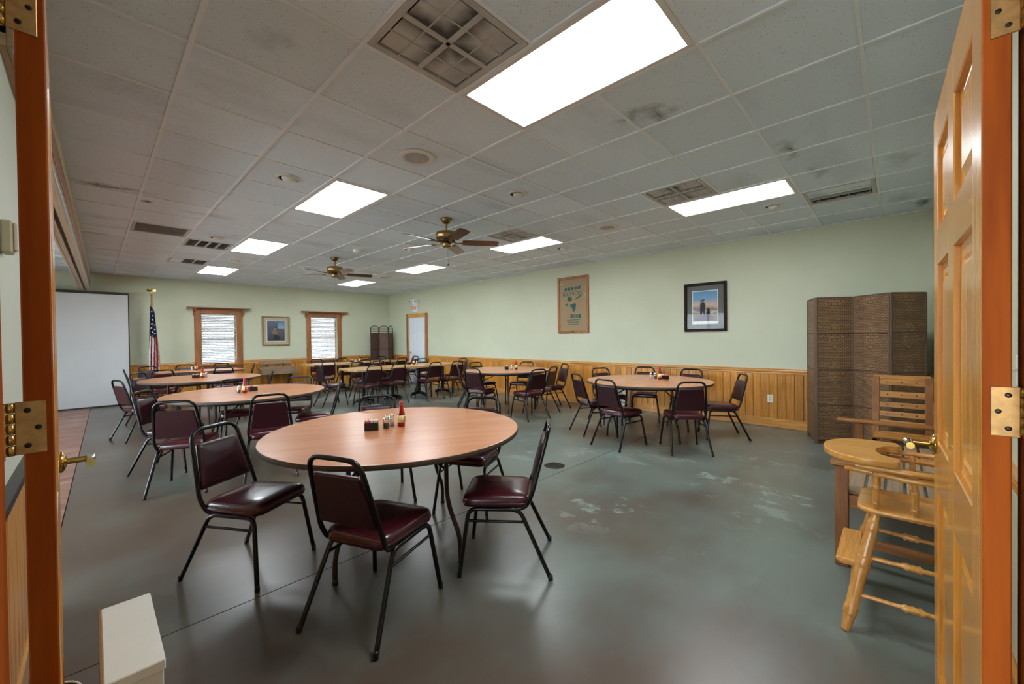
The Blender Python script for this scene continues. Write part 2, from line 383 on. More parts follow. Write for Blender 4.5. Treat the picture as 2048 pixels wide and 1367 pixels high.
def fillet(pts, r, n=5):
    P = [Vector(p) for p in pts]; out = [P[0]]
    for i in range(1, len(P)-1):
        a = (P[i-1]-P[i]); b = (P[i+1]-P[i]); la, lb = a.length, b.length; a.normalize(); b.normalize()
        d = min(r, la*0.45, lb*0.45); p0 = P[i]+a*d; p1 = P[i]+b*d
        for k in range(n+1):
            t = k/n; out.append(p0*(1-t)**2 + P[i]*2*t*(1-t) + p1*t*t)
    out.append(P[-1]); return out
def tag(o, label, cat, group=None):
    o['label'] = label; o['category'] = cat
    if group: o['group'] = group
    return o
def struct(o): o['kind'] = 'structure'; return o
def thing(name, label, cat, loc=(0, 0, 0), rotz=0.0, group=None):
    o = bpy.data.objects.new(name, None); C.objects.link(o); o.empty_display_size = 0.1
    o.location = loc; o.rotation_euler = (0, 0, rotz); return tag(o, label, cat, group)
def copy_tree(o, parent=None):
    c = o.copy(); C.objects.link(c); c.parent = parent
    for ch in o.children: copy_tree(ch, c)
    return c
def dup(o, loc, rotz, label, group=None):
    c = copy_tree(o); c.location = loc; c.rotation_euler = (0, 0, rotz); c['label'] = label
    if group: c['group'] = group
    return c
def rrect(w0, w1, d0, d1, r, n=4):
    # rounded trapezoid outline: width w0 at y=d0 (rear), w1 at y=d1 (front)
    cs = [(-w0/2, d0), (w0/2, d0), (w1/2, d1), (-w1/2, d1)]; out = []
    for i, c in enumerate(cs):
        p = Vector(cs[i-1]); q = Vector(cs[(i+1) % 4]); c = Vector(c)
        a = c+(p-c).normalized()*r; b = c+(q-c).normalized()*r
        for k in range(n+1):
            t = k/n; out.append(a*(1-t)**2+c*2*t*(1-t)+b*t*t)
    return out
def cushion(mb, outl, prof, to3):
    cx = sum((p for p in outl), Vector((0, 0)))/len(outl)
    mb.loops([[to3(cx+(p-cx)*sc, z) for p in outl] for (sc, z) in prof]); return mb
def RZ(a): return Matrix.Rotation(a, 4, 'Z')
def TR(x, y, z): return Matrix.Translation((x, y, z))
def ang(F): return math.atan2(-F[0], F[1])
def text_mesh(body, size, extrude=0.001):
    cu = bpy.data.curves.new('lettering', 'FONT'); cu.body = body; cu.size = size; cu.extrude = extrude; cu.align_x = 'CENTER'; cu.align_y = 'CENTER'; cu.resolution_u = 2
    o = bpy.data.objects.new('lettering_tmp', cu); C.objects.link(o)
    dg = bpy.context.evaluated_depsgraph_get(); me = bpy.data.meshes.new_from_object(o.evaluated_get(dg))
    bpy.data.objects.remove(o); return me
# ---------------------------------------------------------------- room shell
base = struct(MB().box(-3.6, XB+.3, -2.2, YA+.3, -0.30, -0.03).obj('floor', 'grout'))
def xl(y): return -.18+(y-4.3)*.0191
def slab(poly, z0, z1): return MB().loops([[Vector((x, y, z0)) for x, y in poly], [Vector((x, y, z1)) for x, y in poly]], False)
for (y0, y1) in ((-2.2, 2.503), (2.510, YA)): slab([(xl(y0), y0), (XB, y0), (XB, y1), (xl(y1), y1)], -.06, 0).obj('concrete_slab', 'concrete', base)
slab([(-3.5, -2.2), (xl(-2.2)-.006, -2.2), (xl(YA)-.006, YA), (-3.5, YA)], -.06, .003).obj('stamped_slab', 'stamped', base)
dr = MB().lathe([(0.11, -0.005), (0.11, 0.003), (0.10, 0.004)], 20, TR(3.45, 2.68, 0))
for k in range(-4, 5): dr.box(3.45-.08, 3.45+.08, 2.68+k*.02-.004, 2.68+k*.02+.004, .003, .006)
dr.obj('drain_cover', 'dark_metal', base)
wr = struct(MB().box(XB, XB+.15, YD-.1, YA+.1, 0, HC+.3).obj('wall_right', 'sage'))
# back wall with two window openings
WIN = [(1.90, 2.655), (4.515, 5.29)]; WZ0, WZ1 = 0.80, 2.09
wb = MB(); xs = [-3.5, WIN[0][0], WIN[0][1], WIN[1][0], WIN[1][1], XB]
for i in range(5):
    if i % 2 == 0: wb.box(xs[i], xs[i+1], YA, YA+.15, 0, HC+.3)
    else: wb.box(xs[i], xs[i+1], YA, YA+.15, 0, WZ0); wb.box(xs[i], xs[i+1], YA, YA+.15, WZ1, HC+.3)
wback = struct(wb.obj('wall_back', 'sage'))
wfront = struct(MB().box(1.22, XB, YD-.15, YD, 0, HC+.3).obj('wall_front', 'sage'))
wleft = struct(MB().box(XL-.15, XL, 1.12, 3.2, 0, HC+.3).obj('wall_left', 'sage_hall'))
fl = MB().box(-3.65, -3.5, -2.2, YA, 0, .6).box(-3.65, -3.5, -2.2, YA, 2.3, HC+.3)
for (a, b) in ((-2.2, -1.2), (.2, 1.2), (3.6, 4.4), (6.8, 7.6), (10.0, YA)): fl.box(-3.65, -3.5, a, b, .6, 2.3)
wfl = struct(fl.obj('wall_far_left', 'sage'))
for i, (a, b) in enumerate(((1.2, 3.6), (4.4, 6.8), (7.6, 10.0), (-1.2, .2))):  # unseen windows added to let in more daylight; last one lights the door edges
    wn = struct(bpy.data.objects.new('window_%d' % (i+3), None)); C.objects.link(wn); wn.location = (-3.5, (a+b)/2, 1.45); h = (b-a)/2
    for (y0, y1, z0, z1) in ((-h-.1, -h, -.95, .95), (h, h+.1, -.95, .95), (-h, h, .85, .95), (-h, h, -.95, -.85), (-.03, .03, -.85, .85)): MB().bbox(0, .03, y0, y1, z0, z1, .004).obj('casing', 'trim_wood', wn)
    MB().box(-.08, -.076, -h, h, -.85, .85).obj('pane', 'window_glass', wn)
struct(MB().box(-60, -3.7, -30, 80, -.3, -.22).obj('ground_beyond_windows', 'ground_out'))
struct(MB().box(-3.65, XB, -2.35, -2.2, 0, HC+.3).obj('wall_hall_end', 'sage_hall'))
hall = MB().box(1.22, 1.37, -2.2, YD-.15, 0, HC+.3)
struct(hall.obj('wall_hall_side', 'sage_hall'))
# planks of the wainscot
ZR, ZB = 0.80, 0.135
pm = MB().bbox(-.006, .006, -.0515, .0515, ZB-.02, ZR+.02, .005).mesh('plank'); pm.materials.append(MATS['pine'])
y = YD+.06; k = 0
MB().box(XB-.004, XB-.0005, YD, 10.30, .02, .86).box(XB-.004, XB-.0005, 11.46, YA, .02, .86).obj('wainscot_backing', 'plank_gap', wr)
MB().box(0, XB, YA-.004, YA-.0005, .02, .735).box(0, 1.77, YA-.004, YA-.0005, .735, .86).box(2.785, 4.385, YA-.004, YA-.0005, .735, .86).box(5.42, XB, YA-.004, YA-.0005, .735, .86).obj('wainscot_backing', 'plank_gap', wback)
DOOR0, DOOR1 = 10.30, 11.46
while y < YA-.05:
    if not (DOOR0-.05 < y < DOOR1+.05): link('plank', pm, wr, (XB-.006, y, 0))
    y += 0.107
pa = MB().bbox(-.0515, .0515, -.006, .006, ZB-.02, ZR+.02, .005).mesh('plank'); pa.materials.append(MATS['pine'])
x = 0.05
while x < XB-.06: link('plank', pa, wback, (x, YA-.006, 0)); x += 0.107
pl = MB().bbox(-.006, .006, -.0515, .0515, ZB-.02, ZR+.02, .005).mesh('plank'); pl.materials.append(MATS['pine'])
y = 1.20
while y < 3.2: link('plank', pl, wleft, (XL+.006, y, 0)); y += 0.107
def railbox(name, n, x0, x1, y0, y1, axis, mat, side):
    mb = MB()
    # profile depth d, z  (swept along the wall)
    prof = [(0, .800), (.014, .800), (.018, .812), (.016, .826), (.028, .836), (.030, .858), (.026, .868), (.034, .874), (.034, .883), (0, .883)]
    ring0, ring1 = [], []
    for (d, z) in prof:
        if axis == 'y': ring0.append(Vector((x0+side*d, y0, z))); ring1.append(Vector((x0+side*d, y1, z)))
        else: ring0.append(Vector((x0, y0+side*d, z))); ring1.append(Vector((x1, y0+side*d, z)))
    mb.loops([ring0, ring1], False); return struct(mb.obj(name, mat))
railbox('trim_1', 1, XB, XB, YD, DOOR0, 'y', 'pine_h', -1); railbox('trim_2', 2, XB, XB, DOOR1, YA, 'y', 'pine_h', -1)
for i, (a, b) in enumerate(((0.0, WIN[0][0]-.13), (WIN[0][1]+.13, WIN[1][0]-.13), (WIN[1][1]+.13, XB))): railbox('trim_%d' % (3+i), 0, a, b, YA, YA, 'x', 'pine_x', -1)
def basebd(name, x0, x1, y0, y1, mat):
    return struct(MB().bbox(x0, x1, y0, y1, 0, ZB, .006).obj(name, mat))
basebd('baseboard_right', XB-.022, XB, YD, DOOR0, 'pine_h'); basebd('baseboard_back', 0, XB, YA-.022, YA, 'pine_x'); basebd('baseboard_left', XL, XL+.022, 1.14, 3.2, 'pine_h')
basebd('baseboard_front', 1.25, XB, YD, YD+.022, 'pine_x')
railbox('trim_6', 0, XL, XL, 1.14, 3.2, 'y', 'dark_rail', 1); railbox('trim_7', 0, 1.25, XB, YD, YD, 'x', 'pine_x', 1)
# door jambs of the diagonal double doorway
struct(MB().bbox(-.40, -.100, .93, 1.05, 0, 2.25, .004).obj('trim_8', 'door_edge'))
struct(MB().bbox(1.05, 1.20, -.45, -.165, 0, 2.25, .004).obj('trim_9', 'door_edge'))
# ---------------------------------------------------------------- ceiling
ceil = struct(MB().box(-3.5, XB, -2.2, YA, HC+.22, HC+.32).obj('ceiling', 'black'))
LIGHTS = [(a, b) for a in (-1, 4) for b in (-2, 3, 8, 13)]
VENTS = {(-2, -1): 'big', (-3, 8): 'linear', (-2, 9): 'four', (-2, 12): 'two', (3, -1): 'dirty', (5, -3): 'half', (3, 3): 'dirty2'}
skip = set(VENTS)
for (a, b) in LIGHTS: skip |= {(a, b), (a, b+1)}
def gx(i): return GX+i*T
def gy(j): return GY+j*T
tile_me = MB().bbox(-.300, .300, -.300, .300, 0, .015, .003).mesh('ceiling_tile'); tile_me.materials.append(MATS['ceiling_tile'])
XE, YE = XB, YA
ntile = 0
for i in range(-9, 9):
    for j in range(-5, 18):
        if (i, j) in skip: continue
        if i < -4 and j < 6: continue
        x0, x1, y0, y1 = max(gx(i), -3.4), min(gx(i+1), XE), max(gy(j), -2.0), min(gy(j+1), YE)
        if i >= -4: y0 = max(y0, YD if i > -2 else -1.2)
        if x1-x0 < .05 or y1-y0 < .05: continue
        if i < -7: continue
        if i > -2 and y1 <= YD+.02: continue
        full = abs(x1-x0-T) < 1e-3 and abs(y1-y0-T) < 1e-3
        if full: o = link('ceiling_tile', tile_me, ceil, ((x0+x1)/2, (y0+y1)/2, HC+.004+random.uniform(0, .002)))
        else:
            hx, hy = (x1-x0)/2-.004, (y1-y0)/2-.004
            o = MB().bbox(-hx, hx, -hy, hy, 0, .015, .003).obj('ceiling_tile', 'ceiling_tile', ceil, ((x0+x1)/2, (y0+y1)/2, HC+.004))
        o.rotation_euler = (random.uniform(-.002, .002), random.uniform(-.002, .002), 0); ntile += 1
cl = MB().box(-3.5, gx(-7), -2.2, YA, HC+.004, HC+.02).box(gx(-7), gx(-4), -2.2, gy(6), HC+.004, HC+.02).box(gx(-4), 1.3, -2.2, -1.2, HC+.004, HC+.02)
o = cl.obj('hall_tiles', 'ceiling_tile', ceil); o['kind'] = 'stuff'
for i in range(-7, 9): MB().bbox(gx(i)-.012, gx(i)+.012, -1.2 if i > -3 else -2.0, YE, HC-.004, HC+.03, .002).obj('grid_bar', 'grid_bar', ceil)
for j in range(-4, 18):
    cells = [i for i in range(-7 if j > 5 else -4, 9)]; run = []
    for i in cells+[None]:
        cut = i is None or any(i == la and j == lb+1 for (la, lb) in LIGHTS)
        if cut:
            if run: MB().bbox(gx(run[0]), min(gx(run[-1]+1), XE), gy(j)-.011, gy(j)+.011, HC-.002, HC+.028, .002).obj('grid_bar', 'grid_bar', ceil)
            run = []
        else: run.append(i)
for (n_, bx) in (('wall_angle', (XB-.022, XB, YD, YE)), ('wall_angle', (-3.4, XB, YE-.022, YE)), ('wall_angle', (1.3, XB, YD, YD+.022))):
    MB().box(bx[0], bx[1], bx[2], bx[3], HC-.003, HC+.001).obj(n_, 'grid_bar', ceil)
# ---------------------------------------------------------------- ceiling lights
LL = {(-1, -2): 'large bright fluorescent ceiling panel nearest the camera', (-1, 3): 'second bright ceiling panel of the left row, left of the near fan', (-1, 8): 'third bright ceiling panel of the left row beside the square vent', (-1, 13): 'smallest far bright ceiling panel of the left row near the window wall',
      (4, -2): 'long bright ceiling panel nearest the right wall beside a sooty grille', (4, 3): 'bright ceiling panel right of the near fan beside a dusty grille', (4, 8): 'bright ceiling panel between the two fans towards the exit door', (4, 13): 'farthest bright ceiling panel behind the far fan'}
for (a, b) in LIGHTS:
    x, y = (gx(a)+gx(a+1))/2, gy(b+1)
    t = thing('ceiling_light', LL[(a, b)], 'ceiling light', (x, y, HC), 0, 'fluorescent ceiling panels')
    W, L_ = T/2-.012, T-.012
    fr = MB(); e = .03
    for q in ((-W, -W+e, -L_, L_), (W-e, W, -L_, L_), (-W+e, W-e, -L_, -L_+e), (-W+e, W-e, L_-e, L_)): fr.bbox(q[0], q[1], q[2], q[3], -.004, .03, .002)
    fr.obj('frame', 'white_metal', t)
    MB().box(-W+e-.004, W-e+.004, -L_+e-.004, L_-e+.004, .004, .010).obj('diffuser', 'lamp_diffuser', t)
    MB().box(-W, W, -L_, L_, .03, .10).obj('housing', 'white_metal', t)
# ---------------------------------------------------------------- vents
VL = {'big': 'large perforated return grille streaked with soot beside the nearest light', 'linear': 'long linear air vent with fine dark blades at the left', 'four': 'air vent with four dark square openings left of a ceiling panel', 'two': 'small air vent with dark openings near the far left wall',
      'dirty': 'soot-blackened grille beside the right ceiling panel', 'half': 'stained ceiling vent half open near the right wall', 'dirty2': 'dusty dark grille beside the light right of the near fan'}
for (a, b), k in VENTS.items():
    t = thing('air_vent', VL[k], 'air vent', (gx(a)+T/2, gy(b)+T/2, HC), 0, 'ceiling vents'); h = T/2-.013
    MB().box(-h, h, -h, h, .03, .05).obj('duct', 'vent_dark', t)
    fr = MB(); e = .035
    for q in ((-h, -h+e, -h, h), (h-e, h, -h, h), (-h+e, h-e, -h, -h+e), (-h+e, h-e, h-e, h)): fr.bbox(q[0], q[1], q[2], q[3], -.003, .025, .002)
    fr.obj('frame', 'vent_white', t)
    g = h-e
    if k in ('big', 'dirty', 'dirty2'):
        for sx in (-1, 1):
            for sy in (-1, 1):
                c = g/2
                MB().box(sx*c-c+.012, sx*c+c-.012, sy*c-c+.012, sy*c+c-.012, .006, .010).obj('grille_panel', 'perforated', t)
        cr = MB().bbox(-g, g, -.014, .014, -.002, .012, .002).bbox(-.014, .014, -g, g, -.002, .012, .002); cr.obj('cross_bar', 'vent_white', t)
        for sx in (-1, 1): MB().box(sx*g/2-.003, sx*g/2+.003, -g, g, .001, .006).obj('thin_bar', 'vent_white', t); MB().box(-g, g, sx*g/2-.003, sx*g/2+.003, .001, .006).obj('thin_bar', 'vent_white', t)
    elif k == 'linear':
        for q in range(16):
            y = -g+.02+q*(2*g-.04)/15; MB().box(-g, g, -.012, .012, -.001, .001, TR(0, y, .010) @ Matrix.Rotation(.7, 4, 'X')).obj('blade', 'vent_white', t)
    else:
        nb = 4 if k == 'four' else 3
        for q in range(1, nb): x = -g+q*2*g/nb; MB().bbox(x-.011, x+.011, -g, g, -.002, .018, .002).obj('divider', 'vent_white', t)
        for q in range(12):
            y = -g+.02+q*(2*g-.04)/11; MB().box(-g, g, -.008, .008, -.001, .001, TR(0, y, .016) @ Matrix.Rotation(.9, 4, 'X')).obj('blade', 'vent_dark' if q % 2 else 'vent_white', t)
        if k != 'four': MB().box(-g, 0 if k == 'half' else -g*.3, -g, g, -.001, .004).obj('cover_plate', 'ceiling_tile', t)
# ---------------------------------------------------------------- downlights, speakers, detector
DLP = [(-1.5, 3.5, 'eyeball downlight in the ceiling left of the second light panel'), (1.5, 1.5, 'eyeball downlight in the ceiling just in front of the near fan'), (-1.5, 8.5, 'small downlight in the ceiling beside the square vent'), (-.5, 11.5, 'small downlight between the two far left light panels'), (1.5, 11.5, 'small downlight left of the far fan'), (5.5, -1.5, 'round downlight beside the right ceiling panel'), (5.5, 3.5, 'round downlight in the ceiling above the feed-sack frame'), (2.5, 6.5, 'small downlight between the two ceiling fans')]
for (i, j, lab) in DLP:
    t = thing('downlight', lab, 'downlight', (gx(i), gy(j), HC), 0, 'recessed downlights')
    MB().lathe([(.105, .006), (.105, -.003), (.098, -.007), (.072, -.004), (.066, .004)], 24).obj('trim_ring', 'white_metal', t)
    MB().lathe([(.060, .003), (.060, -.006), (.050, -.022), (.030, -.032), (.001, -.035)], 20, TR(.012, -.008, 0)).obj('eyeball', 'white_metal', t)
    MB().lathe([(.071, .002), (.071, -.0025), (.061, -.0025), (.061, .002)], 20).obj('gap', 'vent_dark', t)
for (i, j, lab) in ((-.5, 1.5, 'round ceiling speaker with grey grille in front of the second light panel'), (4.5, 1.5, 'round ceiling speaker between the two right light panels'), (4.5, 11.5, 'round ceiling speaker near the exit corner')):
    t = thing('ceiling_speaker', lab, 'speaker', (gx(i), gy(j), HC), 0, 'ceiling speakers')
    MB().lathe([(.150, .006), (.150, -.004), (.140, -.010), (.108, -.012), (.100, -.006)], 28).obj('bezel', 'white_metal', t)
    MB().lathe([(.100, -.004), (.098, -.008), (.001, -.010)], 24).obj('grille', 'speaker_mesh', t)
t = thing('smoke_detector', 'white smoke detector on the ceiling between the fans', 'smoke detector', (gx(1.5), gy(7.5), HC))
MB().lathe([(.07, .004), (.07, -.02), (.055, -.045), (.001, -.047)], 18).obj('housing', 'white_plastic', t); MB().lathe([(.02, -.046), (.02, -.052), (.001, -.053)], 10).obj('button', 'beige_plastic', t)
# ---------------------------------------------------------------- ceiling fans
def fan(loc, rot, label):
    t = thing('ceiling_fan', label, 'ceiling fan', loc, rot, 'five-blade ceiling fans')
    MB().lathe([(.02, 0), (.072, 0), (.070, -.018), (.045, -.05), (.030, -.062), (.015, -.065)], 18).obj('canopy', 'antique_brass', t)
    MB().tube([(0, 0, -.06), (0, 0, -.17)], .012, 10).obj('downrod', 'antique_brass', t)
    MB().lathe([(.03, -.155), (.10, -.165), (.135, -.18), (.138, -.25), (.12, -.265), (.06, -.275)], 28).obj('motor_housing', 'antique_brass', t)
    MB().lathe([(.105, -.264), (.110, -.285), (.07, -.295)], 20).obj('flywheel', 'dark_metal', t)
    MB().lathe([(.06, -.29), (.062, -.345), (.050, -.358), (.02, -.362)], 16).obj('switch_housing', 'antique_brass', t)
    MB().tube([(.05, 0, -.35), (.052, 0, -.56)], .0015, 5).obj('pull_chain', 'dark_metal', t)
    MB().lathe([(.001, -.555), (.009, -.56), (.009, -.575), (.001, -.58)], 8, TR(.052, 0, 0)).obj('chain_knob', 'black_plastic', t)
    for k in range(5):
        a = k*2*PI/5; M = RZ(a) @ TR(0, 0, -.295)
        pts = [(.20, -.058), (.24, -.066), (.60, -.070), (.645, -.062), (.66, -.03), (.66, .03), (.645, .062), (.60, .070), (.24, .066), (.20, .058)]
        P = M @ Matrix.Rotation(-.21, 4, 'X')
        b = MB(); n = len(pts)
        vs = [P @ Vector((x, y, -.003)) for x, y in pts]+[P @ Vector((x, y, .003)) for x, y in pts]
        b.add(vs, [tuple(reversed(range(n))), tuple(range(n, 2*n))]+[(q, (q+1) % n, (q+1) % n+n, q+n) for q in range(n)])
        bo = b.obj('blade', 'blade_wood', t)
        MB().tube([M @ Vector(p) for p in ((.08, 0, .008), (.13, .012, -.012), (.17, .0, -.006), (.23, 0, -.006))], .009, 6).tube([M @ Vector(p) for p in ((.16, 0, -.006), (.20, .035, -.006), (.26, .03, -.006))], .006, 5).tube([M @ Vector(p) for p in ((.16, 0, -.006), (.20, -.035, -.006), (.26, -.03, -.006))], .006, 5).obj('blade_iron', 'antique_brass', bo)
fan((gx(1.5), gy(3.5), HC), .62, 'brass ceiling fan with burgundy blades nearer the camera'); fan((gx(1.5), gy(9), HC), .95, 'brass ceiling fan with burgundy blades farther away by the windows')
# ---------------------------------------------------------------- windows and blinds
for i, (a, b) in enumerate(WIN):
    wn = struct(thing('window_%d' % (i+1), 'x', 'y', (0, 0, 0)))
    del wn['label']; del wn['category']
    for (x0, x1, z0, z1, m) in ((a-.13, a, .74, WZ1+.13, 'trim_wood'), (b, b+.13, .74, WZ1+.13, 'trim_wood'), (a, b, WZ1, WZ1+.13, 'trim_wood_x')):
        MB().bbox(x0, x1, YA-.028, YA, z0, z1, .004).obj('casing', m, wn)
    MB().bbox(a-.15, b+.15, YA-.06, YA+.10, WZ0-.035, WZ0, .005).obj('sill', 'trim_wood_x', wn); MB().bbox(a-.12, b+.12, YA-.026, YA, WZ0-.12, WZ0-.035, .004).obj('apron', 'trim_wood_x', wn)
    MB().bbox(a-.27, b+.29, YA-.16, YA, WZ1+.13, WZ1+.158, .006).obj('shelf', 'trim_wood_x', wn)
    for x in (a-.15, b+.10):
        MB().prism([(0, WZ1+.13), (0, WZ1-.05), (.02, WZ1-.03), (.04, WZ1+.03), (.11, WZ1+.08), (.12, WZ1+.13)], 0, .045, TR(x, YA-.02, 0) @ RZ(-PI/2) @ TR(0, 0, 0)).obj('bracket', 'trim_wood', wn)
    zm = (WZ0+WZ1)/2
    for (x0, x1, z0, z1) in ((a, a+.035, WZ0, WZ1), (b-.035, b, WZ0, WZ1), (a+.035, b-.035, WZ0, WZ0+.04), (a+.035, b-.035, WZ1-.04, WZ1), (a+.035, b-.035, zm-.02, zm+.02)):
        MB().box(x0, x1, YA+.075, YA+.105, z0, z1).obj('sash', 'trim_wood', wn)
    for (z0, z1) in ((WZ0+.04, zm-.02), (zm+.02, WZ1-.04)): MB().box(a+.035, b-.035, YA+.088, YA+.092, z0, z1).obj('pane', 'window_glass', wn)
    t = thing('window_blind', ('white slatted blind in the window nearer the flag', 'white slatted blind in the window nearer the corner screen')[i], 'blind', ((a+b)/2, YA+.045, WZ1), 0, 'window blinds')
    hw = (b-a)/2-.012
    MB().bbox(-hw, hw, -.028, .028, -.045, -.002, .003).obj('head_rail', 'slat_white', t)
    sm = MB().box(-hw, hw, -.024, .024, -.0015, .0015, Matrix.Rotation(-.56, 4, 'X')).mesh('slat'); sm.materials.append(MATS['slat_white'])
    z = -.075
    while z > -(WZ1-WZ0)+.03: link('slat', sm, t, (0, 0, z)); z -= .041
    MB().bbox(-hw, hw, -.024, .024, -(WZ1-WZ0)+.002, -(WZ1-WZ0)+.02, .003).obj('bottom_rail', 'slat_white', t)
    for x in (-hw*.62, 0.02, hw*.62): MB().tube([(x, -.027, -.04), (x, -.027, -(WZ1-WZ0)+.01)], .0022, 5).obj('ladder_cord', 'slat_white', t)
    MB().tube([(-hw*.78, -.033, -.05), (-hw*.78, -.033, -.75)], .004, 6).obj('tilt_wand', 'white_plastic', t)
struct(MB().box(-30, 40, YA+.3, 80, -.3, -.2).obj('outside_ground', 'asphalt'))
struct(MB().box(-1.5, 9.0, YA+.16, YA+3.4, 2.42, 2.6).obj('unseen_shade_roof', 'brick_wall')); struct(MB().box(-1.5, 9.0, YA+.16, YA+3.4, -.2, -.02).obj('unseen_shade_floor', 'dark_trim'))  # unseen roof and dark floor added outside to shade the blinds
bl = thing('outside_backdrop', 'low pale building added outside to dim the view through the blinds', 'backdrop', (6, 26, -.2))  # added block that hides the bright sky behind the slats
MB().box(-14, 16, 0, 6, 0, 4.2).obj('wall', 'stucco', bl); MB().box(-14.4, 16.4, -.4, 6.4, 4.2, 4.5).obj('roof', 'dark_trim', bl)
# ---------------------------------------------------------------- exit door
d1 = struct(bpy.data.objects.new('door_1', None)); C.objects.link(d1); d1.location = (XB, (DOOR0+DOOR1)/2, 0)
hw = (DOOR1-DOOR0)/2; cw = .11
for (y0, y1, z0, z1, m) in ((-hw, -hw+cw, 0, 2.19, 'trim_wood'), (hw-cw, hw, 0, 2.19, 'trim_wood'), (-hw+cw, hw-cw, 2.08, 2.19, 'pine_h')): MB().bbox(-.03, 0, y0, y1, z0, z1, .004).obj('casing', m, d1)
MB().box(-.016, 0, -hw+cw, hw-cw, .005, 2.08).obj('jamb', 'beige_plastic', d1)
dw = .395; MB().bbox(-.024, -.004, -dw, dw, .01, 2.05, .003).obj('slab', 'white_door', d1)
for (y0, y1) in ((-dw+.11, -.05), (.05, dw-.11)):
    for (z0, z1) in ((.20, .72), (.92, 1.52), (1.66, 1.90)):
        MB().bbox(-.030, -.022, y0, y1, z0, z1, .006).obj('panel', 'white_door', d1)
kn = MB().lathe([(.03, 0), (.03, .008), (.012, .012), (.012, .03), (.026, .04), (.028, .055), (.018, .066), (.001, .068)], 14, TR(-.024, dw-.07, .96) @ Matrix.Rotation(-PI/2, 4, 'Y')).obj('knob', 'brass', d1)
# exit sign
t = thing('exit_sign', 'white exit sign with red letters and two lamp heads above the far door', 'exit sign', (XB, 10.90, 2.24))
MB().bbox(-.06, 0, -.15, .15, 0, .24, .006).obj('sign_box', 'exit_white', t); MB().bbox(-.07, 0, -.15, .15, .245, .40, .008).obj('lamp_housing', 'white_plastic', t)
for yy in (-.12, .19): MB().lathe([(.03, 0), (.055, .01), (.058, .05), (.05, .06)], 14, TR(-.07, yy, .33) @ Matrix.Rotation(-PI/2, 4, 'Y')).obj('lamp_head', 'white_plastic', t); MB().lathe([(.03, 0), (.03, .004), (.001, .005)], 12, TR(-.13, yy, .33) @ Matrix.Rotation(-PI/2, 4, 'Y')).obj('lens', 'black_plastic', t)
me = text_mesh('EXIT', .17); me.materials.append(MATS['exit_red']); o = link('lettering', me, t, (-.062, 0, .12)); o.rotation_euler = (PI/2, 0, -PI/2)
# ---------------------------------------------------------------- wooden double doors
def door_leaf(name, hinge, direction, face_n, mats):
    # local: x along leaf from hinge, y = visible-face normal, z up; leaf 0.914 x 0.035 x 2.13
    o = struct(bpy.data.objects.new(name, None)); C.objects.link(o)
    d = Vector((direction[0], direction[1], 0)).normalized(); nn = Vector((face_n[0], face_n[1], 0)).normalized(); nn = (nn-d*nn.dot(d)).normalized()
    M = Matrix((d, nn, Vector((0, 0, 1)))).transposed().to_4x4()
    if M.determinant() < 0: o['mirrored'] = 0
    o.matrix_world = TR(hinge[0], hinge[1], .012) @ M
    return o
def build_leaf(o, sgn):
    W, H, th = .914, 2.12, .035
    MB().bbox(0, .012, -th, 0, 0, H, .002).obj('hinge_edge', 'door_edge', o)
    st = .115
    for (x0, x1) in ((.0125, st), (W-st, W), (W/2-st/2, W/2+st/2)): MB().bbox(x0, x1, -th, 0, 0, H, .003).obj('stile', 'door_wood', o)
    zs = [(0, .24), (.86, 1.02), (1.60, 1.72), (H-.13, H)]
    for (z0, z1) in zs:
        for (x0, x1) in ((st, W/2-st/2), (W/2+st/2, W-st)): MB().bbox(x0, x1, -th, 0, z0, z1, .003).obj('rail', 'door_wood_x', o)
    for (z0, z1) in ((.24, .86), (1.02, 1.60), (1.72, H-.13)):
        for (x0, x1) in ((st, W/2-st/2), (W/2+st/2, W-st)):
            mb = MB(); ins = [(0, -.012), (.012, -.016), (.018, -.022), (.034, -.022), (.06, -.008)]
            for side in (1, -1):
                rings = []
                for (d, y) in ins:
                    yy = y if side == 1 else -th-y
                    r = [Vector((x0+d, yy, z0+d)), Vector((x1-d, yy, z0+d)), Vector((x1-d, yy, z1-d)), Vector((x0+d, yy, z1-d))]
                    rings.append(r if side == 1 else r[::-1])
                mb.loops(rings, False, False, True)
            mb.obj('panel', 'door_wood', o)
    return o
def hinge(o, z):
    hp = MB().bbox(-.003, .001, -.044, -.009, z-.045, z+.045, .001); h = hp.obj('hinge', 'old_brass', o)
    for k in range(5): MB().lathe([(.0065, z-.045+k*.018+.0008), (.0065, z-.045+k*.018+.0172)], 10, TR(-.004, -.050, 0)).obj('knuckle', 'brass', h)
    for (yy, zz) in ((-.030, .03), (-.018, 0), (-.030, -.03)): MB().lathe([(.004, 0), (.0045, .0012), (.001, .0005)], 8, TR(-.0032, yy, z+zz) @ Matrix.Rotation(-PI/2, 4, 'Y')).obj('screw', 'dark_metal', h)
def lever(o, x, z, lx):
    h = MB().lathe([(.033, 0), (.033, .006), (.026, .012), (.014, .016)], 18, TR(x, 0, z) @ Matrix.Rotation(-PI/2, 4, 'X')).obj('lever_handle', 'brass', o)
    MB().tube([(x, .012, z), (x, .060, z)], .0095, 12).tube(fillet([(x, .052, z), (x, .066, z), (x+lx, .066, z+.004)], .012), [.0095]*3+[.011]*5, 10).obj('lever', 'brass', h)
    MB().lathe([(.0115, 0), (.0125, .004), (.0115, .012), (.004, .015)], 10, TR(x, .066, z) @ Matrix.Rotation(-PI/2, 4, 'X')).obj('end_cap', 'chrome', h)
dr3 = build_leaf(door_leaf('door_3', (1.14, -.116), (.915, .019), (0, 1), None), 1)
for z in (1.955, 1.235, .30): hinge(dr3, z)
lever(dr3, .914-.07, 1.00, -.10)
dl2 = build_leaf(door_leaf('door_2', (-.047, 1.08), (-.031, .915), (1, 0), None), -1)
